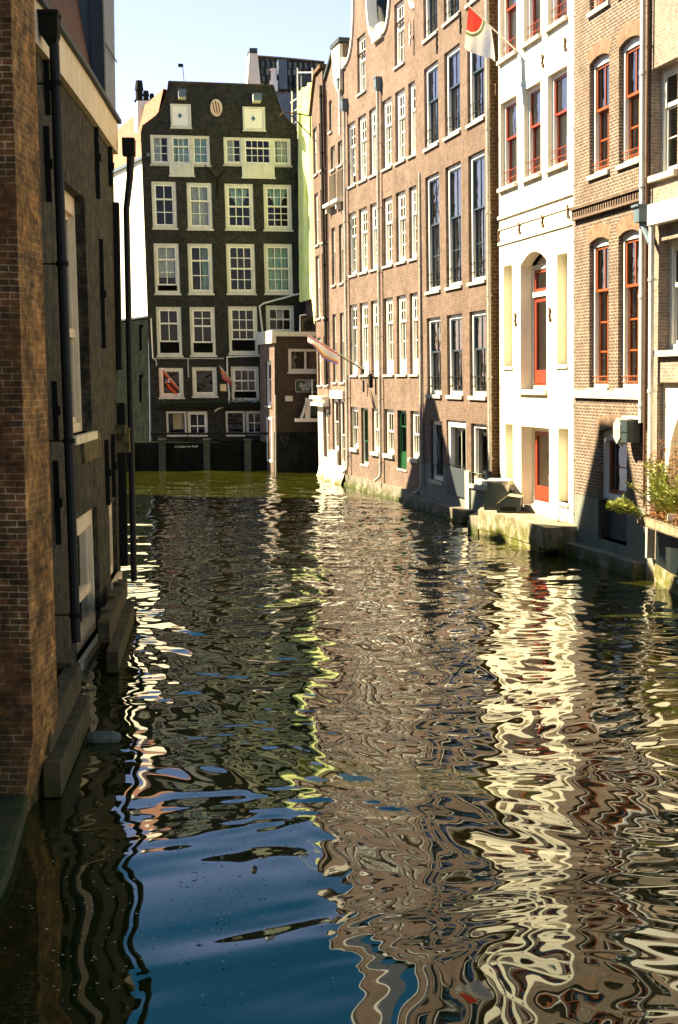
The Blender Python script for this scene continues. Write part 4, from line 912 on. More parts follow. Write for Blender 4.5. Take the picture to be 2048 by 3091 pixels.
    sg = MB(); a0, a1, t0, t1 = rect(z2(705, 805), z2(748, 852)); sg.box(fr, a0, a1, .02, .06, t0, t1); sg.build('notice_board', M['paint_beige'], r)
    interior(r, fr, .1, L-.1, .3, 15, -2.0)
    # orange tiled roof behind the gable, white chimney
    W0, W1 = np.array([-8.5, 65.0]), np.array([-8.5-3.4, 65.0+7.5])
    eave = 14.15
    rf = MB()
    up = np.array([.83, .55])    # horizontal direction up the slope
    e0 = np.array([W0[0]-.05, W0[1]+.25, eave]); e1 = np.array([W1[0], W1[1], eave]); rr0 = np.array([-7.9, 65.45, 17.1]); rr1 = np.array([-11.3, 73.5, 16.6])
    rf.face([e0, e1, rr1, rr0], [(0, 0), (8.2, 0), (8.2, 3.4), (0, 3.4)])
    rf.face([rr0, rr1, rr1+np.array([4, 1.5, -2.6]), rr0+np.array([5.5, 1.0, -1.6])], [(0, 0), (8, 0), (8, 3), (0, 3)])
    rf.build('roof', M['tile_orange'], r)
    sw = MB(); fw = Fr(tuple(W0), tuple(W1), 0); Lw = fw.L
    _, tsp = fw.st(430, 955)
    sw.wall(fw, .0, Lw, tsp, eave, []); sw.build('white_side_wall', M['plaster_white'], r)
    s2 = MB(); s2.wall(fw, 0, Lw, -.5, tsp, [(1.3, 2.0, 5.4, 6.6), (1.4, 2.1, 3.0, 4.3)], .1); s2.q(fw, [(1.2, -.1, 2.5), (2.4, -.1, 2.5), (2.4, -.1, 7), (1.2, -.1, 7)]); s2.build('tarred_side_wall', M['tar'], r)
    s3 = MB(); s3.box(fw, 0, Lw, 0, .06, tsp-.08, tsp); s3.build('side_band', M['slate'], r)
    gt = MB(); gt.box(fw, -.05, Lw, -.02, .14, eave-.12, eave+.02); gt.build('gutter', M['zinc'], r)
    pc = MB(); pc.tube([fw.P(.08, .08, 0), fw.P(.08, .08, eave)], .05, 8); pc.build('corner_pipe', M['zinc'], r)
    ch = MB(); cx0 = on_y(402, 310, 69)[0]; cx1 = on_y(461, 310, 69)[0]; zt = on_y(430, 310, 69)[2]
    ch.prism_z([(cx0, 69.3), (cx0+.28, 68.5), (cx1, 68.5), (cx1, 69.4)], 13.2, zt); co = ch.build('chimney', M['plaster_white'], r)
    cc = MB()
    for x, h, rad in ((.30, 1.02, .17), (.62, .55, .13), (.9, .42, .10)):
        cc.tube([(cx0+x, 69, zt), (cx0+x, 69, zt+h*.55), (cx0+x, 69, zt+h*.56), (cx0+x, 69, zt+h)], [rad, rad, rad*1.25, rad*.9], 10)
    cc.box(FrW(cx0, 69), .1, .95, -.25, .25, zt, zt+.10); cc.build('chimney_pot', M['iron'], co)
    return r
back_house()
def flat_flag(name, label, base, tip, mat, drop, bulge, extra=None):
    t = thing(name, label, 'flag', base); p = MB(); p.tube([base, tip], .018, 6); p.build('pole', M['pipe_light'], t)
    ax = np.array(tip)-np.array(base)
    def f(u, v): return np.array(base)+ax*(.25+.75*u)+np.array([bulge*(1-v)*(u-.2), .08*math.sin(6*u+4*v), -drop*(1-v)*(1-.55*(1-u))])
    c = clothmesh(f, 14, 10); co = c.build('cloth', mat, t, smooth=True)
    if extra: extra(co, f)
    return t
b0 = BH.P(*(lambda q: (q[0], .05, q[1]))(BH.st(553, 1188))); tp = BH.P(*(lambda q: (q[0], 1.0, q[1]))(BH.st(489, 1112)))
def crosses(co, f):
    b = MB()
    for cu, cv in ((.78, .50),):
        for sg in (1, -1):
            e = np.array([.09, 0, .07*sg]); w_ = np.array([.02, 0, -.02*sg]); c = f(cu, cv)+np.array([0, -.06, 0]); b.face([c-e-w_, c+e-w_, c+e+w_, c-e+w_])
    b.build('white_cross', M['paint_white'], co)
m1 = stripemat('red_black_cloth', [(0, (.50, .05, .02)), (.33, (.012, .012, .012)), (.68, (.55, .06, .02))])
flat_flag('flag', 'red and black striped flag with a white cross before the dark gabled house', b0, tp, m1, .85, .30, crosses)
b0 = BH.P(*(lambda q: (q[0], .05, q[1]))(BH.st(714, 1164))); tp = BH.P(*(lambda q: (q[0], 1.0, q[1]))(BH.st(660, 1106)))
m2 = stripemat('patchwork_cloth', [(0, (.50, .06, .08)), (.3, (.16, .14, .30)), (.45, (.55, .22, .05)), (.65, (.55, .08, .07)), (.85, (.20, .35, .38))])
flat_flag('flag', 'red, orange and blue patterned flag between windows of the dark gabled house', b0, tp, m2, .55, .15)

# quay in front of the back house
def back_quay():
    fr = Fr((-14, 63.2), (-2.75, 63.9), 0)
    t = thing('quay', 'low dark quay wall with posts and a handrail below the dark gabled house', 'quay', fr.P(5, 0, 0))
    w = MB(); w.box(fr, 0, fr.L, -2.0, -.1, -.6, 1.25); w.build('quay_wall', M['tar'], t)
    for x0, x1 in ((480, 501), (615, 635), (738, 759)):
        a0, a1, t0, t1 = rect((x0, 1325), (x1, 1400), fr); b = MB(); b.box(fr, a0, a1, -.1, .16, -.5, t1-.08); b.box(fr, a0-.04, a1+.04, -.14, .20, t1-.08, t1); b.build('stone_post', rough('post_stone', (.035, .042, .03), (.06, .068, .05), 3, .9, .3) if 'post_stone' not in bpy.data.materials else bpy.data.materials['post_stone'], t)
    rl = MB(); a0, _ = fr.st(455, 1311); _, tt = fr.st(600, 1309); rl.box(fr, a0, fr.L, -.02, .06, tt-.05, tt+.05); rl.build('handrail', M['iron'], t)
    # lettering
    cu = bpy.data.curves.new('quay_text', 'FONT'); cu.body = "In Ouders van Stuyf"; cu.size = .30; cu.extrude = .006
    tmp = bpy.data.objects.new('tmp', cu); COL.objects.link(tmp); bpy.context.view_layer.update()
    me = bpy.data.meshes.new_from_object(tmp.evaluated_get(bpy.context.evaluated_depsgraph_get())); bpy.data.objects.remove(tmp)
    co = np.empty(len(me.vertices)*3); me.vertices.foreach_get('co', co); co = co.reshape(-1, 3)
    a0, _ = fr.st(528, 1350); a1, t0 = fr.st(598, 1350); k = (a1-a0)/co[:, 0].max()
    P = np.array([fr.P(a0+c[0]*k, -.07+c[2], t0-.02+c[1]*k+c[0]*k*.025) for c in co])-np.array(t['_o'])
    me.vertices.foreach_set('co', P.astype(np.float32).ravel()); me.update(); me.materials.clear(); me.materials.append(M['letter'])
    o = bpy.data.objects.new('lettering', me); COL.objects.link(o); o.parent = t
    return t
back_quay()
def textmesh(body, size, fr, a, t, d, mat, parent, width, shear=0):
    cu = bpy.data.curves.new('tx', 'FONT'); cu.body = body; cu.size = size; cu.extrude = .004; cu.shear = shear
    tmp = bpy.data.objects.new('tmp', cu); COL.objects.link(tmp); bpy.context.view_layer.update()
    me = bpy.data.meshes.new_from_object(tmp.evaluated_get(bpy.context.evaluated_depsgraph_get())); bpy.data.objects.remove(tmp)
    co = np.empty(len(me.vertices)*3); me.vertices.foreach_get('co', co); co = co.reshape(-1, 3); k = width/co[:, 0].max()
    P = np.array([fr.P(a+c[0]*k, d+c[2], t+c[1]) for c in co])-np.array(parent['_o'])
    me.vertices.foreach_set('co', P.astype(np.float32).ravel()); me.update(); me.materials.clear(); me.materials.append(mat)
    o = bpy.data.objects.new('lettering', me); COL.objects.link(o); o.parent = parent; return o

# cafe extension between the dark house and the right bank
def cafe():
    fr = Fr((-2.82, 62.5), (-.55, 62.9), 0); L = fr.L
    t = thing('cafe_annex', 'low brown brick annex with a pale cornice and painted sign at the bend', 'building', fr.P(1, 0, 0))
    win = rect((871, 1053), (975, 1123), fr); top = fr.st(830, 1015)[1]
    w = MB(); w.wall(fr, 0, L+.5, 1.75, top, [win], .06); w.build('wall', M['brick_cafe'], t)
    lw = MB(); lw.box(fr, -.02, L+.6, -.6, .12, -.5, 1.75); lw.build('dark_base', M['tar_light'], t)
    sd = Fr((-3.62, 65.4), (-2.82, 62.5), 0); sw = MB(); swn = (1.15, 2.35, 2.9, 4.9)
    sw.wall(sd, 0, sd.L, -.5, top, [swn], .06); sw.build('side_wall', M['brick_tan'], t)
    window(t, sd, *swn, nx=1, nu=1, nl=1, fw=.14, sill=.05, gm='glass_dark'); window(t, sd, 1.5, 2.6, .4, 2.4, rev=-.03, nx=1, nu=0, nl=1, fw=.12, sill=.0, gm='glass')
    rf = MB(); rf.face([fr.P(0, 0, top), fr.P(L+.5, 0, top), fr.P(L+.5, -4, top), (-3.62, 65.4, top)]); rf.build('roof', M['slate'], t)
    c = MB(); c.box(fr, -.12, L+.4, -.05, .14, top, top+.20); c.box(sd, .0, sd.L+.12, -.05, .14, top-.30, top+.26); c.build('cornice', M['paint_cream'], t)
    window(t, fr, *win, rev=.02, nx=2, nu=0, nl=1, fw=.09, bar=.09, fm='paint_cream', sm='paint_cream', sill=.05, sillm='paint_cream', gm='glass_dark')
    interior(t, fr, 0, L, 1.8, top-.1, -1.0)
    pc = MB(); pc.tube([fr.P(.02, .14, -.1), fr.P(.02, .10, 3.4)], .035, 6); pc.build('drainpipe', M['pipe_grey'], t)
    a0, a1, t0, t1 = rect((892, 1147), (975, 1183), fr); s = MB(); c_ = .06
    s.prism(fr, [(a0+c_, t0), (a1, t0), (a1, t1), (a0+c_, t1), (a0, t1-c_), (a0, t0+c_)], .03, .06); so_ = s.build('name_board', M['lacquer'], t)
    e = MB()
    poly = [(a0+c_, t0), (a1, t0), (a1, t1), (a0+c_, t1), (a0, t1-c_), (a0, t0+c_)]
    e.tube([fr.P(a, .066, b) for a, b in poly[1:]+poly[:1]] if False else [fr.P(a1, .066, t0), fr.P(a0+c_, .066, t0), fr.P(a0, .066, t0+c_), fr.P(a0, .066, t1-c_), fr.P(a0+c_, .066, t1), fr.P(a1, .066, t1)], .010, 4); e.build('board_edge', M['letter'], so_)
    textmesh('Café', .17, fr, a0+.42, t1-.16, .066, M['letter'], so_, .26); textmesh('Bonita', .24, fr, a0+.14, t0+.22, .066, M['letter'], so_, .62, .4); ln_ = MB(); ln_.box(fr, a0+.24, a0+.66, .060, .066, t0+.15, t0+.18); ln_.box(fr, a0+.30, a0+.42, .060, .066, t0+.07, t0+.11); ln_.box(fr, a0+.46, a0+.60, .060, .066, t0+.07, t0+.11); ln_.build('painted_lines', M['letter'], so_)
    nb = MB(); a0, a1, t0, t1 = rect((861, 1195), (884, 1211), fr); nb.box(fr, a0, a1, .02, .05, t0, t1); nb.build('notice', M['paint_cream'], t)
    # chalk graffiti
    g = MB()
    for k in range(12):
        x, y = 835+random.uniform(0, 18), 1125+k*9; a, tt = fr.st(x, y); g.tube([fr.P(a, .01, tt), fr.P(a+random.uniform(.03, .12), .01, tt+random.uniform(-.06, .08)), fr.P(a+random.uniform(.0, .1), .01, tt-.08)], .008, 4)
    for k in range(16):
        a, tt = .2+k*.03, 1.35+.25*math.sin(k*.7); g.tube([fr.P(a, .13, tt), fr.P(a+.05, .13, tt+.12*math.cos(k))], .007, 4)
    g.build('graffiti', rough('chalk', (.10, .11, .09), (.15, .15, .12), 4), t)
    ac = thing('air_conditioner', 'boxy outdoor air conditioner on the roof of the annex', 'air conditioner', fr.P(1.4, -.6, top+.2))
    a0, a1, t0, t1 = rect(z2(1258, 350), z2(1350, 463), fr, -.5); b = MB(); b.box(fr, a0, a1, -.9, -.5, t0, t1); b.build('casing', M['brick_cafe'], ac)
    f = MB(); c0, c1 = (a0+a1)/2, (t0+t1)/2; f.prism(fr, [(c0+.22*math.cos(k*math.pi/12), c1+.22*math.sin(k*math.pi/12)) for k in range(24)], -.5, -.47); f.build('fan_grille', M['iron'], ac)
    p = MB(); p.tube([fr.P(a0-.08, -.5, t0), fr.P(a0-.08, -.5, t1+.06), fr.P(a0+.2, -.5, t1+.10)], .03, 6); p.build('pipe', M['pipe_light'], ac)
    # white hoist frame standing on the base
    h = thing('hoist_frame', 'white braced wooden hoist frame standing on the dark base beside the annex', 'hoist', fr.P(1.3, .3, 1.9))
    def q(x, y): a, b_ = fr.st(x, y, .35); return fr.P(a, .35, b_)
    b = MB(); fw_ = Fr((-2.82, 62.15), (-.55, 62.55), 0)
    def bar(x0, y0, x1, y1, w_):
        a, c2 = fr.st(x0, y0, .35), fr.st(x1, y1, .35); dv = np.array([c2[0]-a[0], c2[1]-a[1]]); n_ = np.array([-dv[1], dv[0]])/np.linalg.norm(dv)*w_/2
        b.prism(fr, [(a[0]-n_[0], a[1]-n_[1]), (c2[0]-n_[0], c2[1]-n_[1]), (c2[0]+n_[0], c2[1]+n_[1]), (a[0]+n_[0], a[1]+n_[1])], .28, .42)
    bar(891, 1268, 972, 1268, .15); b.build('base_beam', M['paint_white'], h); b = MB(); bar(929, 1263, 930, 1201, .22); b.build('post', M['paint_white'], h); b = MB(); bar(910, 1262, 925, 1220, .10); b.build('brace', M['paint_white'], h); b = MB(); b.tube([q(943, 1145), q(944, 1210)], .04, 6); b.build('pole', M['pipe_light'], h); b = MB(); bar(938, 1206, 962, 1206, .06); b.build('arm', M['paint_white'], h)
    l = thing('hanging_sign', 'dark olive lantern shaped sign hanging between the hoist frame and the shopfront', 'sign', fr.P(1.9, .3, 2.3))
    a0, a1, t0, t1 = rect((937, 1212), (967, 1255), fr, .3); b = MB(); b.prism(fr, [(a0, t0), (a1, t0), (a1-.05, t1), (a0+.05, t1)], .22, .38); b.build('panel', M['lacquer'], l)
    return t
cafe()

# green sheeting on the scaffold between the dark house and the right bank
def green():
    fr = Fr((-1.98, 66.4), (-.62, 59.75), .0)
    t = thing('sheeted_scaffold', 'tall yellow green sheeting hung over a scaffold behind the narrow houses', 'scaffold', fr.P(3, 0, 0))
    _, tl = fr.st(903, 270); _, tr = fr.st(950, 243); b = MB(); n = 60; L = fr.L
    def dd(a, tt): return .10*math.sin(a*5+tt*.3)+.05*math.sin(a*13+tt)
    _, t0 = fr.st(925, 905)
    for i in range(n):
        a, c = L*i/n, L*(i+1)/n
        for j in range(26):
            u0 = j/26; u1 = (j+1)/26
            def pt(x, u): top = tl+(tr-tl)*x/L; tt = t0+(top-t0)*u; return fr.P(x, dd(x, tt)-.1, tt)
            b.face([pt(a, u0), pt(c, u0), pt(c, u1), pt(a, u1)], [(a, u0*12), (c, u0*12), (c, u1*12), (a, u1*12)])
    b.build('sheeting', M['sheet_green'], t, smooth=True)
    q = MB(); q.face([fr.P(4.2, .05, t0), fr.P(5.4, .05, t0), fr.P(5.2, .12, t0-1.2)]); q.build('loose_corner', M['sheet_green'], t)
    bk = MB(); bk.box(fr, 0, L, -3, -.35, -.5, min(tl, tr)-.5); bk.build('wall_behind', M['brick_brown'], t)
    p = MB()
    for x, y0, y1 in ((899, 205, 420), (944, 205, 260), (882, 275, 375)):
        a, u = fr.st(x, y0, .2); _, v = fr.st(x, y1, .2); p.tube([fr.P(a, .2, v), fr.P(a, .2, u)], .03, 6)
    def ln(x0, y0, x1, y1): a, u = fr.st(x0, y0, .2); c, v = fr.st(x1, y1, .2); p.tube([fr.P(a, .2, u), fr.P(c, .2, v)], .028, 6)
    ln(901, 219, 944, 219); ln(878, 310, 900, 296); ln(878, 342, 900, 328); ln(882, 376, 901, 365); p.build('scaffold_tube', M['pipe_light'], t)
green()

# dormered building behind
def behind():
    fr = Fr((-5.2, 76), (2.0, 77.2), 0); P = lambda x, y, d=0: (lambda q: (q[0], q[1]))(fr.st(x, y, d))
    t = thing('roofed_house', 'house behind the dark gable with a pale and black tiled roof and white sloping chimney', 'house', fr.P(3, 0, 0))
    w = MB(); a0, t1 = P(822, 275); a1, _ = P(960, 275); w.box(fr, a0-1.2, a1+2, -6, -.05, 0, t1); w.build('wall', M['zinc'], t)
    r = MB(); pts = [P(780, 272), P(960, 285), P(985, 182), P(872, 170), P(780, 163)]
    r.face([fr.P(a, -(t_-t1)*.35, t_) for a, t_ in pts], [(a, t_) for a, t_ in pts]); r.face([fr.P(a, -6, t_) for a, t_ in reversed(pts)]); r.build('roof', M['tile_mixed'], t)
    rg = MB(); rp = [fr.P(*(lambda q: (q[0], -(q[1]-t1)*.35, q[1]))(P(x, y))) for x, y in ((780, 163), (872, 170), (985, 182))]; rg.tube(rp, .09, 6); rg.build('ridge', M['brick_cafe'], t)
    c = MB(); q = [P(743, 258), P(768, 258), P(758, 165), P(752, 165)]; c.prism(fr, [P(744, 275), P(787, 275), P(775, 155), P(753, 155)], -.9, .35); co = c.build('chimney', M['plaster_white'], t)
    k = MB(); k.prism(fr, [P(752, 165), P(775, 165), P(775, 150), P(752, 150)], -.95, .40); k.build('chimney_cap', M['slate'], co)
    d = MB(); d.prism(fr, [P(842, 272), P(866, 272), P(864, 184), P(838, 184)], -1.5, .35); d.build('zinc_shaft', M['zinc'], t)
    v = MB(); a, u = P(825, 262); v.tube([fr.P(a, .3, u-.3), fr.P(a, .3, u+.25)], .23, 10); v.tube([fr.P(a, .3, u+.25), fr.P(a, .3, u+.75)], .16, 10); v.tube([fr.P(a, .3, u+.75), fr.P(a, .3, u+.85)], .22, 10); v.build('roof_vent', M['paint_white'], t, smooth=False)
    dm = MB(); dm.prism(fr, [P(890, 264), P(930, 264), P(928, 232), P(888, 228)], -1.2, .3); dm.build('dormer', M['metal_dark'], t)
    pr = MB(); pr.prism(fr, [P(843, 330), P(868, 330), P(868, 380), P(843, 380)], 8.2, 8.6); pr.build('low_parapet', M['slate'], t)
behind()

# ------------------------------------------------------------------ left building
S1 = Fr((-3.50, 14.0), (-3.60, 18.9), -.025, -.022); S2 = Fr((-3.60, 18.9), (-3.75, 22.2), -.022, -.018); S3 = Fr((-3.75, 22.2), (-4.05, 26.2), -.018, -.004)
def left_building():
    t = thing('dark_canal_house', 'long soot dark building on the left with a curved beige cornice', 'building', (-4, 20, 0))
    u1 = S2.st(253, 597); u0 = S2.st(281, 1300); aR = (u1[0]+u0[0])/2
    l1 = S2.st(312, 1512); l0 = S2.st(312, 1975)
    aL = .75
    f1 = S3.st(356, 1500); f0 = S3.st(356, 1725)
    op2 = [(aL, aR, u0[1], u1[1]), (.55, min(l0[0], S2.L-.05), max(l0[1], .12), l1[1])]
    op3 = [(1.9, f0[0], max(.5, f0[1]), f1[1])]
    ctop = 8.62; cbot = 8.08
    w = MB(); w.wall(S1, 0, S1.L, -.5, cbot, [(.6, 2.0, 3.2, 6.6)], .23); w.wall(S2, 0, S2.L, -.5, cbot, [op2[0]+(0, .15), op2[1]+(0, .08)], .15); w.wall(S3, 0, S3.L, -.5, cbot, op3, .08)
    w.q(S3, [(S3.L, 0, -.5), (S3.L, -6, -.5), (S3.L, -6, cbot), (S3.L, 0, cbot)], 'dt'); w.q(S1, [(0, -6, -.5), (0, 0, -.5), (0, 0, cbot), (0, -6, cbot)], 'dt')
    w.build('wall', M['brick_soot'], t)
    c = MB(); n = 1
    for S in (S1, S2, S3): c.box(S, 0, S.L, -.1, .09, cbot, ctop)
    c.build('cornice', M['paint_beige'], t)
    g = MB()
    for S in (S1, S2, S3): g.box(S, 0, S.L+.01, -.2, .16, ctop, ctop+.07)
    g.build('gutter', M['slate'], t)
    rf = MB()
    for S in (S1, S2, S3):
        e = S.L
        rf.face([S.P(0, -.05, ctop+.05), S.P(e, -.05, ctop+.05), S.P(e, -.95, ctop+5.2), S.P(0, -.95, ctop+5.2)], [(0, 0), (e, 0), (e, 5.4), (0, 5.4)])
        rf.face([S.P(0, -.95, ctop+5.2), S.P(e, -.95, ctop+5.2), S.P(e, -6, ctop+5.6), S.P(0, -6, ctop+5.6)], [(0, 0), (e, 0), (e, 4.4), (0, 4.4)])
    rf.build('roof', M['tile_brown'], t)
    z = MB(); z.prism_z([(S3.P(2.2, .02, 9)[0], S3.P(2.2, .02, 9)[1]), (S3.P(4.0, .06, 9)[0], S3.P(4.0, .06, 9)[1]), (-6.5, 26.6), (-6.5, 24.6)], ctop-.1, 13.6); zo = z.build('zinc_dormer', M['zinc'], t)
    zs = MB()
    for h in (9.4, 10.5, 11.6, 12.7): zs.box(S3, 2.6, 3.95, -.20, .02, h, h+.02) if False else None
    zs.box(S3, 2.12, 2.30, -.12, .09, ctop, 13.6); zs.build('dormer_edge', M['slate'], zo)
    for h in (9.7, 10.8, 11.9): zs = MB(); zs.tube([S3.P(2.35, .06, h), S3.P(3.98, .10, h)], .012, 5); zs.build('zinc_seam', M['slate'], zo)
    # near and lower windows: thick beige frames seen edge on
    def bigwin(S, a0, a1, t0, t1, panes, lab=None, rv=.15):
        rv0 = .23-rv; O_ = S.O.copy(); S.O = S.O+S.N*rv0
        m = MB(); frame_ring(m, S, a0, a1, t0, t1, .13, -.46, -.23, wt=.28, wb=.14); o = m.build('window', M['paint_beige'], t)
        s_ = MB(); frame_ring(s_, S, a0+.13, a1-.13, t0+.14, t1-.28, .08, -.36, -.30); s_.box(S, a0+.13, a1-.13, -.36, -.27, (t0+t1)/2-.35, (t0+t1)/2-.22); bars(s_, S, a0+.13, a1-.13, t0+.14, t1-.28, 2, 1, .05, -.35, -.31); s_.build('sash', M['paint_beige'], o)
        g_ = MB(); g_.q(S, [(a0+.2, -.33, t0+.2), (a1-.2, -.33, t0+.2), (a1-.2, -.33, t1-.3), (a0+.2, -.33, t1-.3)]); g_.build('pane', M['glass_side'], o)
        k = MB(); k.box(S, a0-.02, a1+.02, -.22, .08-rv0, t0-.12, t0); k.build('sill', M['paint_beige'], o)
        S.O = O_
        if lab: o['label'] = lab
    bigwin(S2, *op2[0], 2); bigwin(S2, *op2[1], 2, 'beige sash window just above the water with the canal mirrored in its glass', rv=.08); bigwin(S3, *op3[0], 1, rv=.08); bigwin(S1, .6, 2.0, 3.2, 6.6, 2, rv=.23)
    ib = MB(); ib.q(S2, [(-.5, -.9, 0), (S2.L+3, -.9, 0), (S2.L+3, -.9, 8), (-.5, -.9, 8)]); ib.build('interior_wall', M['interior'], t)
    # iron wall anchors
    for S, x, y0, y1 in ((S1, 141, 170, 340), (S1, 142, 380, 604), (S1, 166, 1150, 1330), (S1, 170, 1390, 1650), (S3, 291, 350, 592), (S3, 334, 440, 560), (S3, 306, 722, 1050), (S3, 323, 1328, 1530), (S3, 342, 1310, 1505)):
        a, tt = S.st(x, y0, .04); _, bb = S.st(x, y1, .04)
        m = MB(); m.box(S, a-.025, a+.025, 0, .07, bb, tt); m.box(S, a-.035, a+.035, .03, .10, (bb+tt)/2-.06, (bb+tt)/2+.06); m.build('wall_anchor', M['iron'], t)
    # downpipes
    a_, th_ = S1.st(163, 108, .26); ab, _ = S1.st(233, 2000, .26)
    pipe(t, S1, ab, .45, th_-.1, d=.26, r=.062, mat='pipe_black', hopper=.26, shoe=0, a_top=a_)
    af, tf = S3.st(375, 470, .2); 
    m = MB(); m.tube([S3.P(4.15, .30, 8.1), S3.P(4.15, .28, 7.7), S3.P(4.0, .22, 7.1), S3.P(4.0, .24, .3)], [.075, .065, .058, .058], 10); po = m.build('drainpipe', M['pipe_black'], t, smooth=True)
    m = MB(); m.prism(S3, [(4.02, 8.08), (4.28, 8.08), (4.32, 8.38), (3.98, 8.38)], .16, .38); m.build('hopper', M['iron'], po)
    m = MB(); m.box(S3, 3.75, 4.0, -.1, .10, 4.2, 7.2); m.box(S3, 3.8, 4.0, -.1, .14, .6, 3.6); m.build('corner_casing', M['iron'], t)
    m = MB(); m.box(S3, 3.35, 3.95, .0, .18, 3.05, 3.2); m.box(S3, 3.7, 3.95, 0, .22, 2.7, 3.15); m.build('stone_corbel', M['stone_moss'], t)
    m = MB(); m.box(S2, aR-1.3, aR+.6, .0, .05, u0[1]-.42, u0[1]-.02) ; m.build('moss_band', M['stone_moss'], t)
    return t
left_building()

def pier():
    t = thing('brick_pier', 'tall red brick corner pier with pale mortar in the left foreground', 'wall', (-3, 13, 0))
    A0 = np.array([-2.80, 12.80]); B0 = np.array([-2.735, 13.66])
    def X(p, z): return np.array([p[0]+(-.010 if p[1] < 13 else -.015)*z, p[1], z])
    side = MB()
    # foot tapers in under z=.75
    zs = [-.6, .15, .75, 2, 4, 6, 8, 10]; m = MB()
    prof = {-.6: .16, .15: .14, .75: .0}
    Lft = np.array([-6.2, 12.9]); Bck = np.array([-3.6, 14.6])
    for z0, z1_ in zip(zs, zs[1:]):
        o0, o1 = prof.get(z0, 0), prof.get(z1_, 0)
        def ring(z, o): return [X(Lft, z), X(A0-np.array([o*.7, 0]), z), X(B0-np.array([o, 0]), z), X(Bck, z)]
        r0, r1 = ring(z0, o0), ring(z1_, o1); acc = 0
        for k in range(3):
            L_ = np.linalg.norm((r0[k+1]-r0[k])[:2]) if k else 3.4
            (side if k else m).face([r0[k], r0[k+1], r1[k+1], r1[k]], [(acc, z0), (acc+L_, z0), (acc+L_, z1_), (acc, z1_)]); acc += round(L_/.22)*.22 if k == 0 else L_
    m.build('front_brickwork', M['brick_pier'], t); side.build('side_brickwork', M['brick_pier_bounce_lit'], t)
    c = MB(); pp = [(X(A0, 0)), (X(A0, 9.9))]
    # worn orange arris bricks
    for k in range(int(9.5/.068)):
        if random.random() < .62:
            z = .8+k*.068; p = X(A0, z); w_ = random.choice([.05, .07, .1]); c.face([p+np.array([-.002, -.003, .004]), p+np.array([w_*.08, w_, .004]), p+np.array([w_*.08, w_, .058]), p+np.array([-.002, -.003, .058])], [(0, 0)]*4)
    q = MB(); q.prism_z([(-6.2, 8.5), (-2.50, 8.9), (-2.66, 11.2), (-2.90, 12.95), (-6.2, 12.95)], -.6, [.22, .10, .14, .20, .2]); q.build('stone_foot', M['stone_moss'], t)
    return t
pier()

def near_shade_block():  # unseen block, added so that the foreground water lies in shade
    t = thing('unseen_shade_block', 'unseen tall brick block added outside the left edge to shade the near water', 'house', (-6, 6, 0))
    m = MB(); m.prism_z([(-3.75, 12.78), (-9.5, 12.78), (-9.5, -2.0), (-3.75, -2.0)], -.6, 15.5); m.build('wall', M['brick_brown'], t)
    m = MB(); m.prism_z([(-3.6, 12.78), (-9.6, 12.78), (-9.6, -2.1), (-3.6, -2.1)], 15.5, 15.9); m.build('cornice', M['paint_beige'], t)
near_shade_block()

def timber_fender(label, x0, y0, x1, y1, zs, posts, back):
    t = thing('timber_fender', label, 'fender', ((x0+x1)/2, (y0+y1)/2, 0), 'timber fenders along the left wall')
    fr = Fr((x0, y0), (x1, y1), 0)
    for i, (z0, z1_, off, e0, e1) in enumerate(zs):
        m = MB(); L = fr.L; n = 1
        for k in range(n):
            a, b = e0+(L-e0-e1)*k/n, e0+(L-e0-e1)*(k+1)/n
            m.box(fr, a, b, off-.16, off+.012*math.sin(k*2.1), z0+.008*math.sin(k*1.7), z1_+.01*math.sin(k*2.7))
        m.build('beam', M['timber'], t)
    for a in posts:
        m = MB(); m.box(fr, a, a+.22, -back, -.18, -.6, zs[-1][1]+.05); m.build('post', M['timber'], t)
    return t
timber_fender('near pair of weathered timber beams just above the water beside the brick pier', -2.67, 13.35, -2.90, 16.3, [(.02, .36, 0, 0, 0), (.42, .74, -.10, .05, .0)], (.15, 1.6, 2.7), .5)
timber_fender('far pair of mossy timber beams below the beige framed windows', -3.02, 19.2, -3.42, 23.6, [(.02, .32, 0, 0, .3), (.42, .70, -.12, .1, 0)], (.9, 2.2, 3.6), .30)
def buoy():
    c = on_z(314, 2232, .03); t = thing('floating_fender', 'pale grey oblong plastic fender floating on dark water by the left wall', 'fender', c)
    m = MB(); m.tube([c+np.array([x, .05*x, .02]) for x in (-.20, -.17, -.10, .10, .17, .20)], [.01, .05, .075, .075, .05, .01], 12); m.build('body', M['buoy'], t, smooth=True)
    m = MB(); m.tube([c+np.array([.19, 0, .03]), c+np.array([.24, 0, .04]), c+np.array([.26, .02, .0])], .012, 6); m.build('rope_eye', M['iron'], t)
buoy()

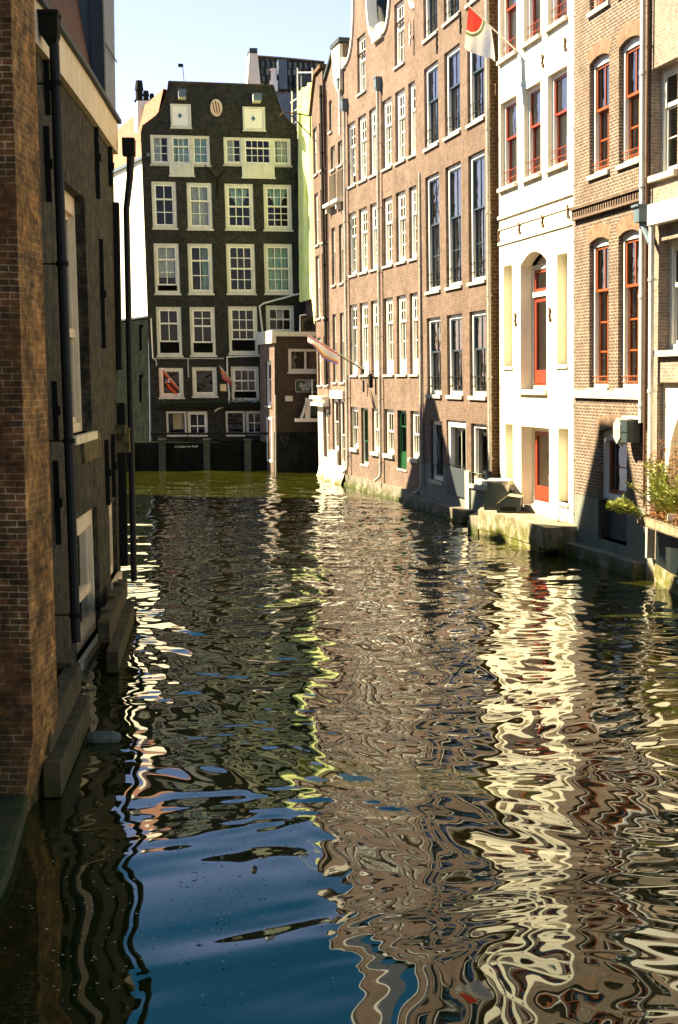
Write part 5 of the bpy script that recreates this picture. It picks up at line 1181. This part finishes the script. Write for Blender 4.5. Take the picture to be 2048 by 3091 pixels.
# ------------------------------------------------------------------ quay and planter at the right edge
def planter():
    t = thing('garden_quay', 'concrete quay wall with a dark slatted screen under a brick planter at the right edge', 'quay', (6.8, 27, 0))
    m = MB(); m.prism_z([(6.36, 28.75), (6.30, 27.2), (6.34, 25.6), (6.7, 21.5), (8.5, 21.5), (7.6, 28.9)], -.6, .34); m.build('quay_wall', M['concrete'], t)
    m = MB(); m.prism_z([(6.40, 28.55), (6.34, 27.2), (6.42, 25.4), (6.8, 21.6), (8.4, 21.6), (7.4, 28.4)], .34, 1.20); m.build('dark_backing', M['iron'], t)
    fr = Fr((6.37, 28.3), (6.37, 25.4), 0); m = MB()
    x = .0
    while x < 2.9: m.box(fr, x, x+.03, -.02, .03, .36, 1.18); x += .085
    m.build('slat_screen', M['metal_dark'], t)
    m = MB(); fr2 = FrW(6.30, 28.45, 0); m.box(fr2, -.11, .05, -.1, .05, .45, 1.16); m.build('white_post', M['plaster_cream'], t)
    m = MB(); m.prism_z([(6.26, 28.62), (6.36, 28.5), (6.36, 28.8), (6.28, 28.9)], -.6, .44); m.build('corner_stone', M['plaster_cream'], t)
    m = MB(); m.box(Fr((6.40, 27.0), (6.36, 24.6), 0), .0, 2.4, .02, .07, .22, .30); m.build('rail', M['pipe_light'], t)
    p = thing('planter', 'brick trough planter overhanging the garden quay and full of plants', 'planter', (6.1, 26.8, 1.17))
    m = MB(); P = [(5.93, 28.15), (6.02, 27.0), (6.22, 24.6), (6.6, 21.8), (7.4, 21.8), (6.9, 28.3)]; m.prism_z(P, 1.165, 1.35); m.build('trough', brick('trough_brick', (.42, .33, .22), (.34, .26, .16), (.10, .08, .05), bw=.30, bh=.17, ms=.018), p)
    m = MB(); m.face([(x_*1.0+.05, y_-.05*(1 if y_ > 25 else -1), 1.356) for x_, y_ in P]); m.build('soil', M['soil'], p)
    lb = MB(); c = on_y(2030, 1563, 26.2); lb.box(FrW(c[0], 26.2, c[2]-.05), -.09, .09, -.01, .01, 0, .12); lb.tube([(c[0], 26.2, 1.3), (c[0], 26.2, c[2])], .008, 5); lb.build('plant_label', M['paint_white'], p)
    # plants
    leaf_g = plain('leaf_green', (.16, .24, .03), .6); leaf_y = plain('leaf_yellow', (.34, .36, .07), .6); stem_b = plain('dry_stem', (.26, .13, .05), .8); leaf_r = plain('dry_leaf', (.34, .15, .05), .8)
    def leaf(mb, p0, d, L, w):
        d = np.array(d, float); d /= np.linalg.norm(d); s = np.cross(d, [0, 0, 1.0]); s = s/(np.linalg.norm(s)+1e-6)*w; up = np.array([0, 0, 1.0])
        mid = p0+d*L*.5+up*.03*L; tip = p0+d*L-up*.18*L
        mb.face([p0, mid-s, tip]); mb.face([p0, tip, mid+s])
    # bamboo clumps: culms with leaf fans
    spots = [((5.98, 27.9), 1.0, 'leftmost bamboo leaning out over the water from the planter', (-.95, -.1, .50), 9), ((6.25, 27.4), 1.15, 'upright bamboo clump near the left end of the planter', (-.1, 0, 1), 10), ((6.30, 26.5), .95, 'dense bamboo clump right of the upright clump in the planter', (0, 0, 1), 11), ((6.42, 25.6), 1.0, 'rightmost yellow green bamboo clump in the planter by the frame edge', (.05, 0, 1), 10)]
    for (x, y), H, lab, dirv, nc in spots:
        b = thing('bamboo', lab, 'plant', (x, y, 1.35), 'bamboo clumps in the planter'); cu = MB(); lf = MB()
        for k in range(nc):
            p0 = np.array([x+random.uniform(-.12, .12), y+random.uniform(-.25, .25), 1.34]); dv = np.array(dirv)+np.array([random.gauss(0, .28), random.gauss(0, .28), random.gauss(0, .1)]); dv /= np.linalg.norm(dv); h = H*random.uniform(.5, 1.0)*(1.0 if abs(dirv[0]) < .5 else .85)
            q = [p0+dv*h*f+np.array([0, 0, -.25*h*f*f*(1-abs(dv[2]))]) for f in (0, .35, .7, 1)]; cu.tube(q, [.008, .007, .005, .003], 5)
            for j in range(38):
                f = random.uniform(.3, 1.0); i0 = min(2, int(f*3)); pp_ = q[i0]+(q[i0+1]-q[i0])*(f*3-i0)
                a = random.uniform(0, 6.28); dd_ = np.array([math.cos(a), math.sin(a), random.uniform(-.3, .6)])+dv*.6
                for _ in range(2): leaf(lf, pp_, dd_+np.array([random.gauss(0, .3), random.gauss(0, .3), random.gauss(0, .25)]), random.uniform(.11, .22), random.uniform(.006, .011))
        cu.build('culm', leaf_g, b); lf.build('foliage', leaf_y, b)
    # dry vine with curled leaves, reaching up
    for (x, y), H, lab in (((6.45, 27.6), 1.65, 'tall thin brown climber with curled leaves rising from the planter'), ((6.72, 26.7), 1.5, 'second brown climber closer to the white arch')):
        v = thing('dry_climber', lab, 'plant', (x, y, 1.35), 'dry climbers in the planter'); st_ = MB(); lf = MB()
        for k in range(12):
            p0 = np.array([x+random.uniform(-.3, .3), y+random.uniform(-.3, .3), 1.34]); q = [p0]; h = H*random.uniform(.55, 1)
            for j in range(7): q.append(q[-1]+np.array([random.gauss(0, .035), random.gauss(0, .035), h/7]))
            st_.tube(q, [.008]*4+[.005]*4, 5)
            for j in range(44):
                i0 = random.randrange(1, 7); pp_ = q[i0]+(q[i0+1]-q[i0])*random.random(); a = random.uniform(0, 6.28); leaf(lf, pp_, (math.cos(a), math.sin(a), random.uniform(-.6, .5)), random.uniform(.05, .11), random.uniform(.016, .032))
        st_.build('stem', stem_b, v); lf.build('foliage', leaf_r if y > 27 else leaf_y, v)
    gc = MB()
    for k in range(3200):
        f = random.random(); p0 = np.array([6.0+.35*f+random.uniform(0, .5), 28.0-3.8*f, 1.35+abs(random.gauss(0, .15))]); a = random.uniform(0, 6.28); leaf(gc, p0, (math.cos(a), math.sin(a), random.uniform(-.2, .9)), random.uniform(.04, .11), random.uniform(.010, .022))
    o = gc.build('ground_cover', leaf_r); tag(o, 'low mixed brown and green ground cover filling the planter', 'plants', None, 'stuff')
planter()

# ------------------------------------------------------------------ rest of the left bank beyond the dark building (in the canal bend)
def left_row():
    base = lambda Y: (-.176*Y, Y)
    specs = [(27.2, 31.0, 11.2, 12.6, 'low gabled house next beyond the dark canal building', None),
             (31.0, 36.4, 11.6, 15.3, 'tall flat topped gable on the left bank', 'flat'),
             (36.6, 40.3, 10.6, 11.4, 'low roofed house between two taller gables on the left bank', None),
             (40.4, 43.9, 11.7, 14.6, 'narrow pointed gable house on the left bank', None),
             (44.1, 50.4, 11.6, 15.6, 'last and tallest pointed gable house on the left bank at the bend', None)]
    for y0, y1, ev, pk, lab, style in specs:
        fr = Fr(base(y0), base(y1), 0); L = fr.L
        if fr.N[0] < 0: fr.N = -fr.N
        t = thing('left_bank_house', lab, 'house', fr.P(L/2, 0, 0), 'houses along the left bank'); w = MB()
        nw = max(2, int(L/1.8)); ops = []
        for j in range(3):
            for i in range(nw): c = L*(i+.5)/nw; ops.append((c-.42, c+.42, 1.6+3.1*j, 3.6+3.1*j))
        w.wall(fr, 0, L, -.5, ev, ops, .1); w.shell(fr, 0, L, -.5, ev, 7)
        cx = L*.49 if y0 != 44.1 else L*.54
        top = [(L, ev), (cx, pk), (0, ev)] if style is None else [(L, ev), (L*.66, pk-.3), (L*.64, pk), (L*.40, pk), (L*.30, pk-1.3), (0, ev)]
        w.prism(fr, top, -.3, 0); w.build('wall', M['brick_brown'], t)
        rf = MB()
        for (a, u), (b, v) in zip(top, top[1:]): rf.face([fr.P(a, -.2, u), fr.P(a, -7, u), fr.P(b, -7, v), fr.P(b, -.2, v)], [(0, 0), (7, 0), (7, 3), (0, 3)])
        rf.build('roof', M['tile_brown'], t)
        for o in ops: window(t, fr, *o, nx=2, nu=1, nl=2, sill=.05)
        interior(t, fr, .1, L-.1, 0, ev-.1)
left_row()

# ------------------------------------------------------------------ floating leaf crumbs
def crumbs():
    b = MB()
    for k in range(600):
        cl = random.random()
        if cl < .55: Y = random.uniform(8.7, 13.5); X = random.uniform(-2.6, 1.2)
        else: Y = random.gauss(11, 1.4); X = random.gauss(-1.0+.25*(Y-11), .5)
        if X < -2.45: continue
        s = random.uniform(.003, .011)*(1.6 if random.random() < .08 else 1); a = random.uniform(0, 6.28); n = 5
        b.face([(X+s*random.uniform(.6, 1.3)*math.cos(a+i*6.28/n), Y+s*random.uniform(.6, 1.3)*math.sin(a+i*6.28/n), .035) for i in range(n)])
    o = b.build('floating_debris', rough('debris', (.60, .48, .25), (.80, .70, .45), 40)); tag(o, 'tiny leaf crumbs floating on the calm foreground water', 'debris', None, 'stuff')
crumbs()

for o in bpy.data.objects:
    if '_o' in o: del o['_o']
